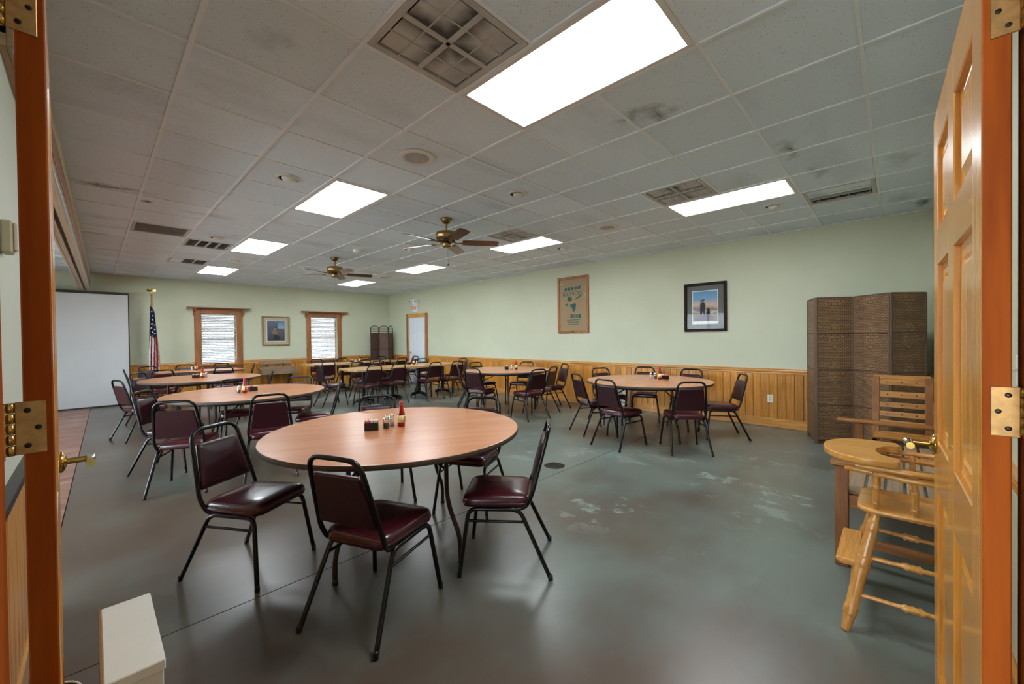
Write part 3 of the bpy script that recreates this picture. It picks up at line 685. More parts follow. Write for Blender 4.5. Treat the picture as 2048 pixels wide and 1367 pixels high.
for z in (1.955, 1.235, .30): hinge(dl2, z)
lever(dl2, .914-.07, 1.00, -.10)
# hinge leaves on the jambs
t = MB().bbox(-.104, -.099, 1.045, 1.052, 1.20, 1.29, .001).bbox(-.104, -.099, 1.045, 1.052, 1.92, 2.01, .001); struct(t.obj('trim_10', 'old_brass'))
# kick-down holder on the back of the left leaf
ds = MB().bbox(.10, .14, -.041, -.035, .40, .52, .002).obj('door_holder', 'steel', dl2)
MB().tube([(.12, -.041, .49), (.12, -.10, .47), (.13, -.15, .40)], .008, 8).obj('arm', 'steel', ds); MB().bbox(.11, .15, -.18, -.145, .36, .41, .005).obj('rubber_foot', 'grey_rubber', ds)
# sensor box on the wall behind the left leaf
t = thing('wall_sensor', 'small beige sensor box on the wall left of the open door leaf', 'sensor', (XL, 2.35, 1.72))
MB().bbox(0, .03, -.035, .035, 0, .12, .006).obj('case', 'beige_plastic', t); MB().bbox(.028, .04, -.028, .01, .008, .112, .005).obj('cover', 'beige_plastic', t)
# light switch and outlet
t = thing('light_switch', 'white toggle light switch on the wall right of the open door', 'light switch', (2.36, YD, 1.19))
MB().bbox(-.036, .036, 0, .006, 0, .115, .003).obj('plate', 'white_plastic', t); MB().bbox(-.005, .005, .004, .02, .052, .066, .002).obj('toggle', 'white_plastic', t)
t = thing('wall_outlet', 'white power outlet on the plank wainscot left of the woven screen', 'outlet', (XB-.012, 1.374, .37))
MB().bbox(-.007, 0, -.037, .037, 0, .118, .003).obj('plate', 'white_plastic', t)
for z in (.038, .08): MB().bbox(-.010, -.006, -.016, .016, z-.014, z+.014, .002).obj('socket', 'beige_plastic', t)
# ---------------------------------------------------------------- partition track and panel
tk = thing('partition_track', 'tan ceiling track beam with a dark slot for the folding wall', 'track beam', (-.085, 7.6, 2.50), -.0185)
Y0, Y1 = -5.2, 4.80
MB().bbox(-.02, 0, Y0, Y1, 0, .41, .003).obj('side_board', 'beam_tan', tk); MB().bbox(-.15, -.13, Y0, Y1, 0, .41, .003).obj('side_board', 'beam_tan', tk)
MB().bbox(-.006, .010, Y0, Y1, .26, .40, .003).obj('cove_strip', 'beige_plastic', tk)
MB().bbox(-.006, .008, Y0, Y1, .10, .20, .003).obj('cove_strip', 'trim_wood', tk)
MB().tube([(-.002, Y0, .004), (-.002, Y1, .004)], .010, 8).obj('edge_strip', 'steel', tk)
for (a, b) in ((-.055, -.02), (-.13, -.085)): MB().bbox(a, b, Y0, Y1, .004, .05, .002).obj('soffit_board', 'beam_tan', tk)
MB().box(-.085, -.055, Y0, Y1, .045, .06).obj('track_slot', 'black', tk)
pn = thing('partition_panel', 'white folding-wall panel with dark edges parked at the back wall', 'partition panel', (0, 12.42, 0))
MB().bbox(-1.1, .585, -.035, .035, .03, 2.44, .004).obj('board', 'stone_panel', pn)
for q in ((-1.1, .60, 2.44, 2.495), (-1.1, .60, .004, .03)): MB().bbox(q[0], q[1], -.04, .04, q[2], q[3], .003).obj('edge_rail', 'dark_trim', pn)
MB().bbox(.585, .60, -.04, .04, .03, 2.44, .003).obj('edge_post', 'dark_trim', pn)
MB().tube([(-.075, 0, 2.49), (-.075, 0, 2.54)], .012, 10).obj('trolley', 'steel', pn)
# ---------------------------------------------------------------- low white cabinet at lower left
t = thing('white_ledge_cabinet', 'narrow white laminate ledge with a raw chipboard edge at the lower left', 'ledge cabinet', (.068, 1.70, 0))
MB().bbox(-.06, .064, -.21, .225, .47, .50, .003).obj('top', 'white_laminate', t); MB().bbox(-.056, .060, -.205, .22, 0, .47, .003).obj('body', 'white_laminate', t)
MB().bbox(-.066, -.06, -.21, .225, .468, .4985, .001).obj('raw_edge', 'chipboard', t)
tag(MB().tube(fillet([(-.16, 2.50, .005), (-.06, 2.44, .005), (-.03, 2.3, .005), (-.035, 1.95, .005), (-.03, 1.5, .005)], .05), .004, 6).obj('power_cord', 'white_plastic'), 'thin white power cord on the floor beside the open left door', 'cord')
# ---------------------------------------------------------------- chairs
def make_chair():
    t = bpy.data.objects.new('stacking_chair', None); C.objects.link(t)
    mb = MB(); cushion(mb, rrect(.37, .41, -.155, .255, .07, 5), [(.90, .395), (.99, .400), (1.0, .415), (1.0, .435), (.97, .450), (.90, .459), (.6, .466), (.2, .468)], lambda p, z: Vector((p.x, p.y, z)))
    seat = mb.obj('seat', 'vinyl_seat', t)
    rim = [Vector((p.x*1.002, p.y*1.002, .418)) for p in rrect(.37, .41, -.155, .255, .07, 5)]
    MB().tube(rim, .0035, 5, closed=True).obj('piping', 'vinyl_seat', seat)
    lean = math.atan2(.115, .42)
    def back(x, s, n):   # s along the leaning plane from z=.44, n forward
        return Vector((x, -.152-math.sin(lean)*s+math.cos(lean)*n, .44+math.cos(lean)*s+math.sin(lean)*n))
    hoop = [(.165, .10, .388), (.178, -.12, .388)]
    top = .43
    left = [Vector((-x, y, z)) for x, y, z in hoop]+[back(-.192, .03, 0)]
    path = fillet(left+[back(-.150, top, 0), back(.150, top, 0)]+[Vector((v.x*-1, v.y, v.z)) for v in reversed(left)], .075, 6)
    MB().tube(path, .0125, 8).obj('back_frame', 'black_metal', t)
    mb = MB(); outl = rrect(.345, .275, .075, .345, .018, 3)
    cushion(mb, outl, [(.96, -.014), (1.0, -.009), (1.0, .006), (.97, .014), (.80, .020), (.4, .022)], lambda p, z: back(p.x, p.y, z))
    mb.obj('backrest', 'vinyl_back', t)
    for sx in (-1, 1):
        P = [(sx*.2275, .265, .008), (sx*.188, .213, .385), (sx*.188, -.090, .385), (sx*.2275, -.265, .008)]
        f = fillet(P, .05, 5); n = len(f); h = n//2
        MB().tube(f[:h+1], .0125, 8).obj('leg', 'black_metal', t); MB().tube(f[h:], .0125, 8).obj('leg', 'black_metal', t)
        a, b = Vector(P[0]).lerp(Vector(P[1]), .82), Vector(P[3]).lerp(Vector(P[2]), .82)
        MB().tube([a, b], .008, 7).obj('stretcher', 'black_metal', t)
        for q in (P[0], P[3]): MB().lathe([(.013, 0), (.014, .006), (.013, .03), (.011, .034)], 8, TR(q[0], q[1], 0)).obj('foot_cap', 'black_plastic', t)
    for y in (.15, -.06): MB().tube([(-.188, y, .388), (.188, y, .388)], .007, 6).obj('cross_bar', 'black_metal', t)
    return t
MAROON = 'maroon stacking chair '
CH = [  # x, y, facing, label
 (.994, 1.949, (.927, .375), MAROON+'nearest the camera with its back turned at the front round table', 1),
 (.67, 2.91, (.525, -.851), MAROON+'with scratched back, turned sideways at the left of the front table', 1),
 (1.807, 1.782, (-.63, .776), MAROON+'seen from the side at the right of the front round table', 1),
 (1.77, 3.305, (-.33, -.944), MAROON+'behind the front round table, just left of its hot sauce bottle', 1),
 (2.20, 2.575, (-.9, -.436), MAROON+'behind the front round table at its right edge', 1),
 (.623, 4.932, (.44, .898), MAROON+'with its back turned at the left of the second round table', 2),
 (.59, 5.805, (.82, -.57), MAROON+'facing right at the far left of the second round table', 2),
 (1.29, 4.76, (.25, .968), MAROON+'with its back turned in the middle of the second round table', 2),
 (1.36, 6.47, (-.1, -.995), MAROON+'facing the camera behind the hot sauce of the second round table', 2),
 (1.96, 6.15, (-.6, -.8), MAROON+'facing the camera at the far right of the second round table', 2),
 (2.0, 5.335, (-.919, .395), MAROON+'seen edge-on at the right of the second round table', 2),
 (.49, 7.99, (.947, .32), MAROON+'with bluish sheen on its back, leftmost, by the white partition panel', 3),
 (.73, 9.30, (.7, -.71), MAROON+'facing right at the far left of the third round table', 3),
 (1.98, 8.117, (-.96, .27), MAROON+'seen edge-on at the right of the third round table', 3),
 (.70, 11.02, (.999, -.04), MAROON+'seen edge-on at the left end of the table below the flag', 4),
 (.973, 10.36, (.15, .99), MAROON+'with back turned, left at the table below the near window', 4),
 (1.93, 10.38, (.1, .995), MAROON+'with back turned, right at the table below the near window', 4),
 (2.40, 11.02, (-.97, .22), MAROON+'seen edge-on at the right end of the table below the near window', 4),
 (2.2, 11.70, (0, -1), MAROON+'facing the camera directly under the window nearer the flag', 4),
 (.93, 11.62, (.3, -.95), MAROON+'facing the camera right below the flag', 4),
 (1.50, 11.70, (0, -1), MAROON+'facing the camera behind the bottle of the table below the near window', 4),
 (4.0, 7.966, (0, 1), MAROON+'first from the left along the near side of the long tan table', 5),
 (4.55, 7.96, (0, 1), MAROON+'second from the left along the near side of the long tan table', 5),
 (5.39, 7.80, (0, 1), MAROON+'third from the left along the near side of the long tan table', 5),
 (5.99, 7.76, (0, 1), MAROON+'fourth from the left along the near side of the long tan table', 5),
 (3.505, 8.69, (1, 0), MAROON+'at the left end of the long tan table, facing along it', 5),
 (4.39, 9.03, (0, -1), MAROON+'first from the left along the far side of the long tan table', 5),
 (4.92, 9.03, (0, -1), MAROON+'second from the left along the far side of the long tan table', 5),
 (6.19, 9.03, (0, -1), MAROON+'at the long tan table, facing the camera before the exit door', 5),
 (6.64, 8.40, (-1, 0), MAROON+'at the right end of the long tan table by the plank wall', 5),
 (4.05, 10.40, (0, 1), MAROON+'first from the left along the near side of the rearmost table', 6),
 (5.0, 10.42, (0, 1), MAROON+'second from the left along the near side of the rearmost table', 6),
 (5.58, 10.42, (0, 1), MAROON+'third from the left along the near side of the rearmost table', 6),
 (6.1, 10.40, (0, 1), MAROON+'fourth from the left along the near side of the rearmost table', 6),
 (4.36, 11.48, (0, -1), MAROON+'below the far window on the wall side of the rearmost table', 6),
 (5.08, 11.48, (0, -1), MAROON+'right of the far window, wall side of the rearmost table', 6),
 (5.78, 11.48, (0, -1), MAROON+'left of the corner screen on the wall side of the rearmost table', 6),
 (6.32, 11.50, (0, -1), MAROON+'directly before the corner screen on the wall side of the rearmost table', 6),
 (6.70, 10.80, (-1, 0), MAROON+'at the right end of the rearmost table, before the door', 6),
 (4.91, 5.52, (.95, .3), MAROON+'with back turned at the left of the middle round table', 7),
 (5.27, 6.20, (.78, -.626), MAROON+'seen edge-on at the far left of the middle round table', 7),
 (5.86, 6.50, (-.1, -.99), MAROON+'facing the camera at the far left of the middle round table', 7),
 (6.38, 5.80, (-.9, -.3), MAROON+'facing the camera behind the bottle of the middle round table', 7),
 (5.23, 4.58, (.228, .974), MAROON+'with its back turned at the near side of the middle round table', 7),
 (5.74, 4.75, (-.2, .98), MAROON+'half turned at the near right of the middle round table', 7),
 (6.30, 4.90, (-.88, .47), MAROON+'facing left at the right end of the middle round table', 7),
 (4.664, 2.58, (.985, -.17), MAROON+'with its back turned at the near left of the right round table', 8),
 (4.976, 1.859, (.79, .61), MAROON+'with its back turned at the near right of the right round table', 8),
 (5.07, 3.22, (.872, -.489), MAROON+'half turned at the left end of the right round table', 8),
 (5.99, 1.726, (-.536, .844), MAROON+'facing left at the right end of the right round table', 8),
 (5.89, 3.44, (-.5, -.86), MAROON+'facing the camera at the far left of the right round table', 8),
 (6.40, 3.05, (-.9, -.4), MAROON+'against the planks behind the shakers of the right round table', 8),
 (6.375, 2.34, (-.98, -.1), MAROON+'against the planks right of the bottle on the right round table', 8)]
ch0 = make_chair()
for i, (x, y, F, lab, g) in enumerate(CH):
    o = ch0 if i == 0 else copy_tree(ch0)
    o.location = (x, y, 0); o.rotation_euler = (0, 0, ang(F)); tag(o, lab, 'chair', 'maroon stacking chairs around table %s' % ('front second third window long rearmost middle right'.split()[g-1]))
# ---------------------------------------------------------------- tables
TZ = 0.765
def round_table(x, y, rot, label):
    t = thing('round_folding_table', label, 'table', (x, y, 0), rot, 'round folding tables'); R = .85
    top = MB().lathe([(R-.03, TZ-.003), (R-.002, TZ-.001), (R-.006, TZ), (.001, TZ)], 64, None, False).obj('tabletop', 'laminate', t)
    MB().lathe([(R-.03, TZ-.030), (R-.002, TZ-.030), (R, TZ-.026), (R, TZ-.004), (R-.002, TZ-.001)], 64).obj('edge_band', 'table_edge', top)
    MB().lathe([(R-.02, TZ-.031), (R-.02, TZ-.026)], 64).obj('underside', 'dark_trim', top)
    MB().lathe([(R-.14, TZ-.062), (R-.12, TZ-.062), (R-.12, TZ-.030), (R-.14, TZ-.030)], 40).obj('apron_ring', 'dark_metal', t)
    for s in (-1, 1):
        for q in (-1, 1):
            P = fillet([(q*.29, s*.38, TZ-.045), (q*.29, s*.39, .36), (q*.36, s*.47, .16), (q*.36, s*.48, .004)], .10, 5)
            MB().tube(P, .0145, 9).obj('leg', 'leg_metal', t)
            MB().lathe([(.017, 0), (.018, .012), (.015, .03)], 9, TR(q*.36, s*.48, 0)).obj('foot_cap', 'black_plastic', t)
        for z in (TZ-.05, .68): MB().tube([(-.29, s*.385, z), (.29, s*.385, z)], .010, 7).obj('cross_bar', 'leg_metal', t)
        for q in (-.12, .12): MB().tube([(q*2.3, s*.385, .57), (q, s*.24, .66), (q, s*.06, TZ-.05)], .008, 6).obj('brace', 'leg_metal', t)
    return t
t1 = round_table(1.49, 2.55, 2.62, 'large round wood-look folding table nearest the camera')
for (x, y, r, l) in ((1.34, 5.80, 3.09, 'second round wood-look folding table in the left row'), (1.34, 8.70, .60, 'third round wood-look folding table in the left row'), (5.70, 5.60, 1.75, 'round wood-look folding table in the middle by the plank wall'), (5.47, 2.56, .21, 'round wood-look folding table at the right by the outlet wall')): dup(t1, (x, y, 0), r, l)
def rect_table(x0, x1, y0, y1, label, mat, legs):
    cx, cy = (x0+x1)/2, (y0+y1)/2; t = thing('rectangular_table', label, 'table', (cx, cy, 0), 0, 'rectangular tables')
    a, b = (x1-x0)/2, (y1-y0)/2
    top = MB().bbox(-a, a, -b, b, TZ-.006, TZ, .002).obj('tabletop', mat, t); MB().bbox(-a, a, -b, b, TZ-.045, TZ-.006, .003).obj('edge_band', 'laminate_tan' if mat == 'laminate_tan' else 'table_edge', top)
    if legs == 'pedestal':
        for s in (-1, 1):
            x = s*(a-.35)
            MB().tube([(x, 0, .05), (x, 0, TZ-.05)], .038, 12).obj('column', 'black_metal', t)
            MB().bbox(x-.16, x+.16, -.24, .24, TZ-.060, TZ-.045, .003).obj('top_plate', 'dark_metal', t)
            f = MB(); 
            for (dx, dy) in ((1, 0), (-1, 0), (0, 1), (0, -1)):
                f.tube([(x, 0, .085), (x+dx*.10, dy*.13, .07), (x+dx*.22, dy*.32, .032)], [.034, .026, .016], 8)
            f.obj('cross_base', 'black_metal', t)
            for (dx, dy) in ((1, 0), (-1, 0), (0, 1), (0, -1)): MB().lathe([(.018, 0), (.02, .008), (.012, .02)], 9, TR(x+dx*.215, dy*.31, 0)).obj('glide', 'dark_metal', t)
    else:
        for s in (-1, 1):
            for q in (-1, 1): MB().tube([(s*(a-.35), q*(b-.10), TZ-.05), (s*(a-.35), q*(b-.10), .004)], .014, 8).obj('leg', 'leg_metal', t)
            MB().tube([(s*(a-.35), -(b-.1), .30), (s*(a-.35), b-.1, .30)], .010, 7).obj('cross_bar', 'leg_metal', t)
            MB().tube([(s*(a-.35), 0, .30), (s*(a-.65), 0, TZ-.05)], .008, 6).obj('brace', 'leg_metal', t)
    return t
rect_table(.90, 2.38, 10.62, 11.34, 'rectangular folding table below the window nearer the flag', 'laminate', 'folding')
rect_table(3.77, 5.18, 8.02, 8.90, 'left half of the long row of tan tables on pedestals', 'laminate_tan', 'pedestal')
rect_table(5.185, 6.60, 8.02, 8.90, 'right half of the long row of tan tables, with napkins on it', 'laminate_tan', 'pedestal')
rect_table(3.83, 5.11, 10.65, 11.42, 'left table of the rearmost row, below the far window', 'laminate_tan', 'pedestal')
rect_table(5.115, 6.40, 10.65, 11.42, 'right table of the rearmost row, before the corner screen', 'laminate_tan', 'pedestal')
# ---------------------------------------------------------------- condiments
def make_bottle():
    t = bpy.data.objects.new('hot_sauce_bottle', None); C.objects.link(t)
    MB().lathe([(.024, .001), (.0265, .004), (.0265, .085), (.024, .100), (.016, .125), (.0115, .150), (.0115, .158)], 18).obj('sauce_fill', 'sauce', t)
    MB().lathe([(.0135, .152), (.0145, .154), (.0145, .172), (.012, .178), (.001, .179)], 14).obj('cap', 'red_cap', t)
    lb = MB().lathe([(.0272, .030), (.0272, .082)], 18).obj('label', 'label_cream', t)
    MB().bbox(-.012, .004, -.0282, -.0270, .052, .074, .0003).obj('emblem', 'label_dark', lb); MB().bbox(-.016, .016, -.0279, -.0268, .034, .044, .0003).obj('stripe', 'red_cap', lb)
    return t
def make_shaker(fill):
    t = bpy.data.objects.new('salt_shaker' if fill == 'salt' else 'pepper_shaker', None); C.objects.link(t)
    MB().lathe([(.0205, .001), (.021, .004), (.0195, .055), (.017, .066), (.016, .068)], 12).obj('glass_jar', 'jar_glass', t)
    MB().lathe([(.0185, .004), (.0175, .038 if fill == 'pepper' else .050), (.001, .039 if fill == 'pepper' else .051)], 12).obj('contents', fill, t)
    MB().lathe([(.0175, .064), (.0185, .068), (.0175, .080), (.010, .088), (.001, .089)], 12).obj('lid', 'chrome', t)
    return t
def make_caddy():
    t = bpy.data.objects.new('sweetener_caddy', None); C.objects.link(t)
    mb = MB(); a, b, h = .045, .030, .052
    for q in ((-a, a, -b, -b+.003), (-a, a, b-.003, b), (-a, -a+.003, -b, b), (a-.003, a, -b, b)): mb.box(q[0], q[1], q[2], q[3], .0, h)
    mb.box(-a, a, -b, b, 0, .004); mb.obj('tray', 'black_plastic', t)
    for k in range(6):
        x = -.036+k*.0135; MB().bbox(x-.004, x+.004, -.024, .024, .005, .066+.004*(k % 2), .001, TR(x, 0, .03) @ Matrix.Rotation(.12*(k % 3-1), 4, 'Y') @ TR(-x, 0, -.03)).obj('packet', 'packet_pink' if k < 3 else 'packet_white', t)
    return t
BO, SA, PE, CA = make_bottle(), make_shaker('salt'), make_shaker('pepper'), make_caddy()
used = set()
def put(proto, x, y, rot, label, cat, group):
    o = proto if id(proto) not in used else copy_tree(proto)
    used.add(id(proto)); o.location = (x, y, TZ+.0008); o.rotation_euler = (0, 0, rot); tag(o, label, cat, group)
GB, GS, GC = 'hot sauce bottles', 'glass shakers', 'sweetener caddies'
put(BO, 1.53, 2.57, .8, 'red hot sauce bottle on the front round table', 'bottle', GB); put(SA, 1.487, 2.635, 0, 'glass salt shaker on the front round table', 'shaker', GS)
put(PE, 1.42, 2.585, 0, 'glass pepper shaker on the front round table', 'shaker', GS); put(CA, 1.335, 2.63, -.55, 'black sweetener caddy with pink packets on the front round table', 'caddy', GC)
put(BO, 1.28, 5.72, .3, 'red hot sauce bottle on the second round table', 'bottle', GB); put(PE, 1.225, 5.745, 0, 'glass pepper shaker on the second round table', 'shaker', GS); put(CA, 1.39, 5.83, .2, 'black sweetener caddy on the second round table', 'caddy', GC)
put(BO, 1.325, 8.68, .2, 'red hot sauce bottle on the third round table', 'bottle', GB); put(SA, 1.385, 8.73, 0, 'glass salt shaker on the third round table', 'shaker', GS); put(CA, 1.24, 8.73, .2, 'black sweetener caddy on the third round table', 'caddy', GC)
put(BO, 1.57, 11.02, .2, 'red hot sauce bottle on the table below the near window', 'bottle', GB); put(SA, 1.50, 11.0, 0, 'glass salt shaker on the table below the near window', 'shaker', GS)
put(BO, 5.82, 5.45, 1, 'red hot sauce bottle on the middle round table', 'bottle', GB); put(SA, 5.71, 5.47, 0, 'glass salt shaker on the middle round table', 'shaker', GS); put(CA, 5.72, 5.62, 1, 'black sweetener caddy on the middle round table', 'caddy', GC)
put(BO, 5.67, 2.47, 1.2, 'red hot sauce bottle on the right round table', 'bottle', GB); put(SA, 5.71, 2.62, 0, 'glass salt shaker on the right round table', 'shaker', GS); put(PE, 5.705, 2.55, 0, 'glass pepper shaker on the right round table', 'shaker', GS); put(CA, 5.765, 2.43, 1.2, 'black sweetener caddy on the right round table', 'caddy', GC)
put(BO, 5.50, 8.62, 1, 'red hot sauce bottle on the long tan table', 'bottle', GB); put(SA, 5.56, 8.58, 0, 'glass salt shaker on the long tan table', 'shaker', GS); put(CA, 5.42, 8.72, 0, 'black sweetener caddy on the long tan table', 'caddy', GC)
put(BO, 5.28, 11.05, 1, 'red hot sauce bottle on the rearmost table', 'bottle', GB); put(SA, 5.16, 11.05, 0, 'glass salt shaker on the rearmost table', 'shaker', GS); put(CA, 5.05, 11.05, 0, 'black sweetener caddy on the rearmost table', 'caddy', GC)
# ---------------------------------------------------------------- folding woven screens
def screen_panel(t, a, b, h, arch, mat, post, divs):
    a, b = Vector(a), Vector(b); L = (b-a).length; d = (b-a)/L; rz = math.atan2(d.y, d.x); mid = (a+b)/2
    pn = bpy.data.objects.new('screen_panel', None); C.objects.link(pn); pn.parent = t; pn.location = (mid.x, mid.y, 0); pn.rotation_euler = (0, 0, rz)
    hw = L/2-.012; ht = h-(.22 if arch else .01)
    MB().bbox(-hw, hw, -.007, .007, .06, ht, .002).obj('weave', mat, pn)
    for s in (-1, 1): MB().tube([(s*hw, 0, 0), (s*hw, 0, h-(.06 if arch else 0))], .014, 7).obj('post', post, pn)
    if arch:
        MB().tube([(-hw, 0, h-.06), (-hw*.6, 0, h-.012), (0, 0, h), (hw*.6, 0, h-.012), (hw, 0, h-.06)], .011, 7).obj('arched_top', post, pn)
        for z in (h-.075, h-.125, h-.18): MB().tube([(-hw, 0, z), (hw, 0, z)], .006, 6).obj('rail', post, pn)
    for z in divs: MB().tube([(-hw, -.008, z), (hw, -.008, z)], .010, 6).obj('divider', post, pn)
    if not arch: MB().tube([(-hw, 0, h-.005), (hw, 0, h-.005)], .012, 6).obj('divider', post, pn)
t = thing('woven_screen', 'tall brown woven folding screen standing at the right wall', 'folding screen', (0, 0, 0))
V = [(6.80, .873), (6.35, .737), (6.58, .382), (6.25, .0475), (6.55, -.252)]
for i in range(4): screen_panel(t, V[i], V[i+1], 1.85, False, 'rattan', 'rattan_post', (.06, .50, .94, 1.40))
t = thing('corner_screen', 'small dark woven folding screen with arched tops in the far corner', 'folding screen', (0, 0, 0))
V = [(6.16, 12.12), (6.53, 12.26), (6.70, 11.96), (7.00, 12.22)]
for i in range(3): screen_panel(t, V[i], V[i+1], 1.83, True, 'rattan_dark', 'rattan_frame_dark', (.06, .55, 1.08))
# ---------------------------------------------------------------- flag
t = thing('flag_on_pole', 'furled American flag with gold fringe on a pole by the back wall', 'flag', (.97, 12.28, 0))
MB().lathe([(.15, 0), (.15, .02), (.06, .05), (.025, .10), (.02, .12)], 20).obj('base', 'brass', t); MB().tube([(0, 0, .1), (0, 0, 2.46)], .014, 10).obj('pole', 'trim_wood', t)
eg = MB().lathe([(.018, 2.45), (.022, 2.48), (.010, 2.50), (.02, 2.53), (.022, 2.56), (.008, 2.585), (.001, 2.59)], 10)
for s in (-1, 1): eg.loops([[Vector((s*.01, -.012, 2.53)), Vector((s*.01, .012, 2.53)), Vector((s*.012, .012, 2.57)), Vector((s*.012, -.012, 2.57))], [Vector((s*.08, -.004, 2.545)), Vector((s*.08, .004, 2.545)), Vector((s*.075, .004, 2.60)), Vector((s*.075, -.004, 2.60))]], False)
eg.obj('eagle_finial', 'brass', t)
cloth = bpy.data.meshes.new('cloth'); vs, fs, mi = [], [], []
NS, NT = 40, 30
for j in range(NT+1):
    tt = j/NT; z = 2.22-tt*1.72; wd = .035+.045*min(1, tt*1.6)+.02*tt
    for i in range(NS+1):
        s = i/NS; x = (s-.42)*2*wd; yv = -.04-.040*math.sin(s*PI*5+tt*1.5)*(.5+tt*.5)-.05*math.sin(s*PI)
        vs.append((x+.015*tt, yv, z-.14*s*(1-tt)))
for j in range(NT):
    for i in range(NS):
        a = j*(NS+1)+i; fs.append((a, a+1, a+NS+2, a+NS+1)); s = i/NS; tt = j/NT
        if s > .90: mi.append(3)
        elif tt < .40-.10*abs(s-.4): mi.append(0)
        else: mi.append(1 if int((s*7+tt*1.8)) % 2 == 0 else 2)
cloth.from_pydata(vs, [], fs); 
for m in ('navy', 'flag_red', 'flag_white', 'gold_fringe'): cloth.materials.append(MATS[m])
cloth.polygons.foreach_set('material_index', mi); cloth.polygons.foreach_set('use_smooth', [True]*len(fs)); fo = link('cloth', cloth, t)
sd = fo.modifiers.new('thickness', 'SOLIDIFY'); sd.thickness = .004
stv = [(math.sin(2*PI*k/10)*(.020 if k % 2 == 0 else .008), math.cos(2*PI*k/10)*(.020 if k % 2 == 0 else .008)) for k in range(10)]
for k in range(7): MB().prism(stv, -.004, 0, TR(-.012+.008*((k*3) % 4)-.01*k/3, -.132, 2.08-k*.092)).obj('star', 'flag_white', fo)
for k in range(3): MB().prism(stv, -.004, 0, TR(.038, -.11, 1.78-k*.10)).obj('star', 'flag_white', fo)
MB().tube([(-.02, -.02, 2.26), (0, -.03, 2.2), (.03, -.03, 2.1)], .012, 6).obj('cord', 'gold_fringe', t)
# ---------------------------------------------------------------- rustic wagon seat
t = thing('wagon_seat', 'rustic wooden wagon seat with iron arms between the windows', 'wagon seat', (3.53, 12.30, 0))
bk = MB(); rings = []
for k in range(13):
    s = -1+k/6; x = s*.40; y = .16-.05*s*s; zt = .86-.03*s*s*s*s; hb = .055*(1-.35*s**4)
    rings.append([Vector((x, y-.012, zt-2*hb)), Vector((x, y+.012, zt-2*hb)), Vector((x, y+.012, zt)), Vector((x, y-.012, zt))])
bk.loops(rings, False).obj('back_board', 'grey_wood', t)
MB().bbox(-.40, .44, -.16, .16, .50, .53, .005).obj('seat_board', 'grey_wood', t); MB().bbox(-.42, .46, -.18, -.16, .48, .60, .004).obj('front_board', 'grey_wood', t); MB().bbox(-.40, .44, .10, .12, .53, .68, .004).obj('rear_board', 'grey_wood', t)
for x in (-.42, .44): MB().prism([(-.18, .50), (.16, .50), (.16, .70), (0, .66), (-.18, .60)], x, x+.02, RZ(PI/2) @ TR(0, 0, 0) @ Matrix.Scale(1, 4)).obj('end_board', 'bench_wood_y', t) if False else MB().bbox(x, x+.02, -.17, .15, .50, .64, .004).obj('end_board', 'grey_wood', t)
for x in (-.22, .20): MB().tube([(x, .13, .52), (x, .15, .84)], .011, 6).obj('iron_strap', 'dark_metal', t)
for s in (-1, 1): MB().tube(fillet([(s*.40, .12, .78), (s*.50, .06, .70), (s*.46, -.06, .62), (s*.45, -.15, .60)], .08), .007, 6).obj('iron_arm', 'dark_metal', t)
for x in (-.32, .34): MB().bbox(x-.02, x+.02, -.14, .12, 0, .50, .004).obj('leg_board', 'bench_wood_z', t)
# ---------------------------------------------------------------- framed pictures
def frame(t, hw, hh, wd, mat, dep=.03, axis='right'):
    # frame in local x (along wall), z up, -y out of wall
    for (x0, x1, z0, z1) in ((-hw, -hw+wd, -hh, hh), (hw-wd, hw, -hh, hh), (-hw+wd, hw-wd, -hh, -hh+wd), (-hw+wd, hw-wd, hh-wd, hh)): MB().bbox(x0, x1, -dep, 0, z0, z1, .005).obj('frame_bar', mat, t)
def poly(t, name, pts, y, mat): return MB().prism(pts, y-.0008, y, None).obj(name, mat, t)
def circ(cx, cz, r, n=14, sx=1): return [(cx+sx*r*math.sin(2*PI*k/n), cz+r*math.cos(2*PI*k/n)) for k in range(n)]
RW = -PI/2   # pictures on the right wall: local x -> -Y world
t = thing('feed_sack_frame', 'tall oak-framed burlap seed sack with teal print on the right wall', 'framed sack', (XB-.002, 4.955, 2.075), RW)
frame(t, .395, .60, .055, 'trim_wood')
sk = MB().box(-.345, .345, -.010, -.004, -.55, .55).obj('burlap_sack', 'burlap', t)
MB().box(-.345, .345, -.020, -.018, -.55, .55).obj('glass_pane', 'picture_glass', t)
def word(s, x, z, size, rot=0.0, mat='teal_ink'):
    me = text_mesh(s, size, .0004); me.materials.append(MATS[mat]); o = link('lettering', me, sk, (x, -.0112, z)); o.rotation_euler = (PI/2, rot, 0); return o
word('ILLINOIS', -.01, .235, .135, 0)
for k in range(5): poly(sk, 'print_stroke', [(-.22+k*.085, .30+k*.004), (-.16+k*.085, .305+k*.004), (-.14+k*.085, .37+k*.004), (-.20+k*.085, .365+k*.004)], -.0105, 'teal_ink')
poly(sk, 'print_head', circ(-.08, .13, .055), -.0105, 'teal_ink'); poly(sk, 'print_corn', [(.06, .10), (.19, .16), (.22, .19), (.18, .19), (.05, .12)], -.0105, 'teal_ink')
poly(sk, 'print_shape', [(-.08, .0), (.06, .04), (.075, -.02), (.06, -.10), (.02, -.16), (-.0, -.12), (-.03, -.06)], -.0105, 'teal_ink'); poly(sk, 'print_small', [(-.20, .03), (-.13, .04), (-.15, -.02), (-.19, -.01)], -.0105, 'teal_ink')
poly(sk, 'print_box', [(-.06, -.28), (.20, -.28), (.20, -.20), (-.06, -.20)], -.0105, 'teal_ink'); o = word('SEED', .07, -.24, .085, 0, 'burlap'); o.location.y = -.0125
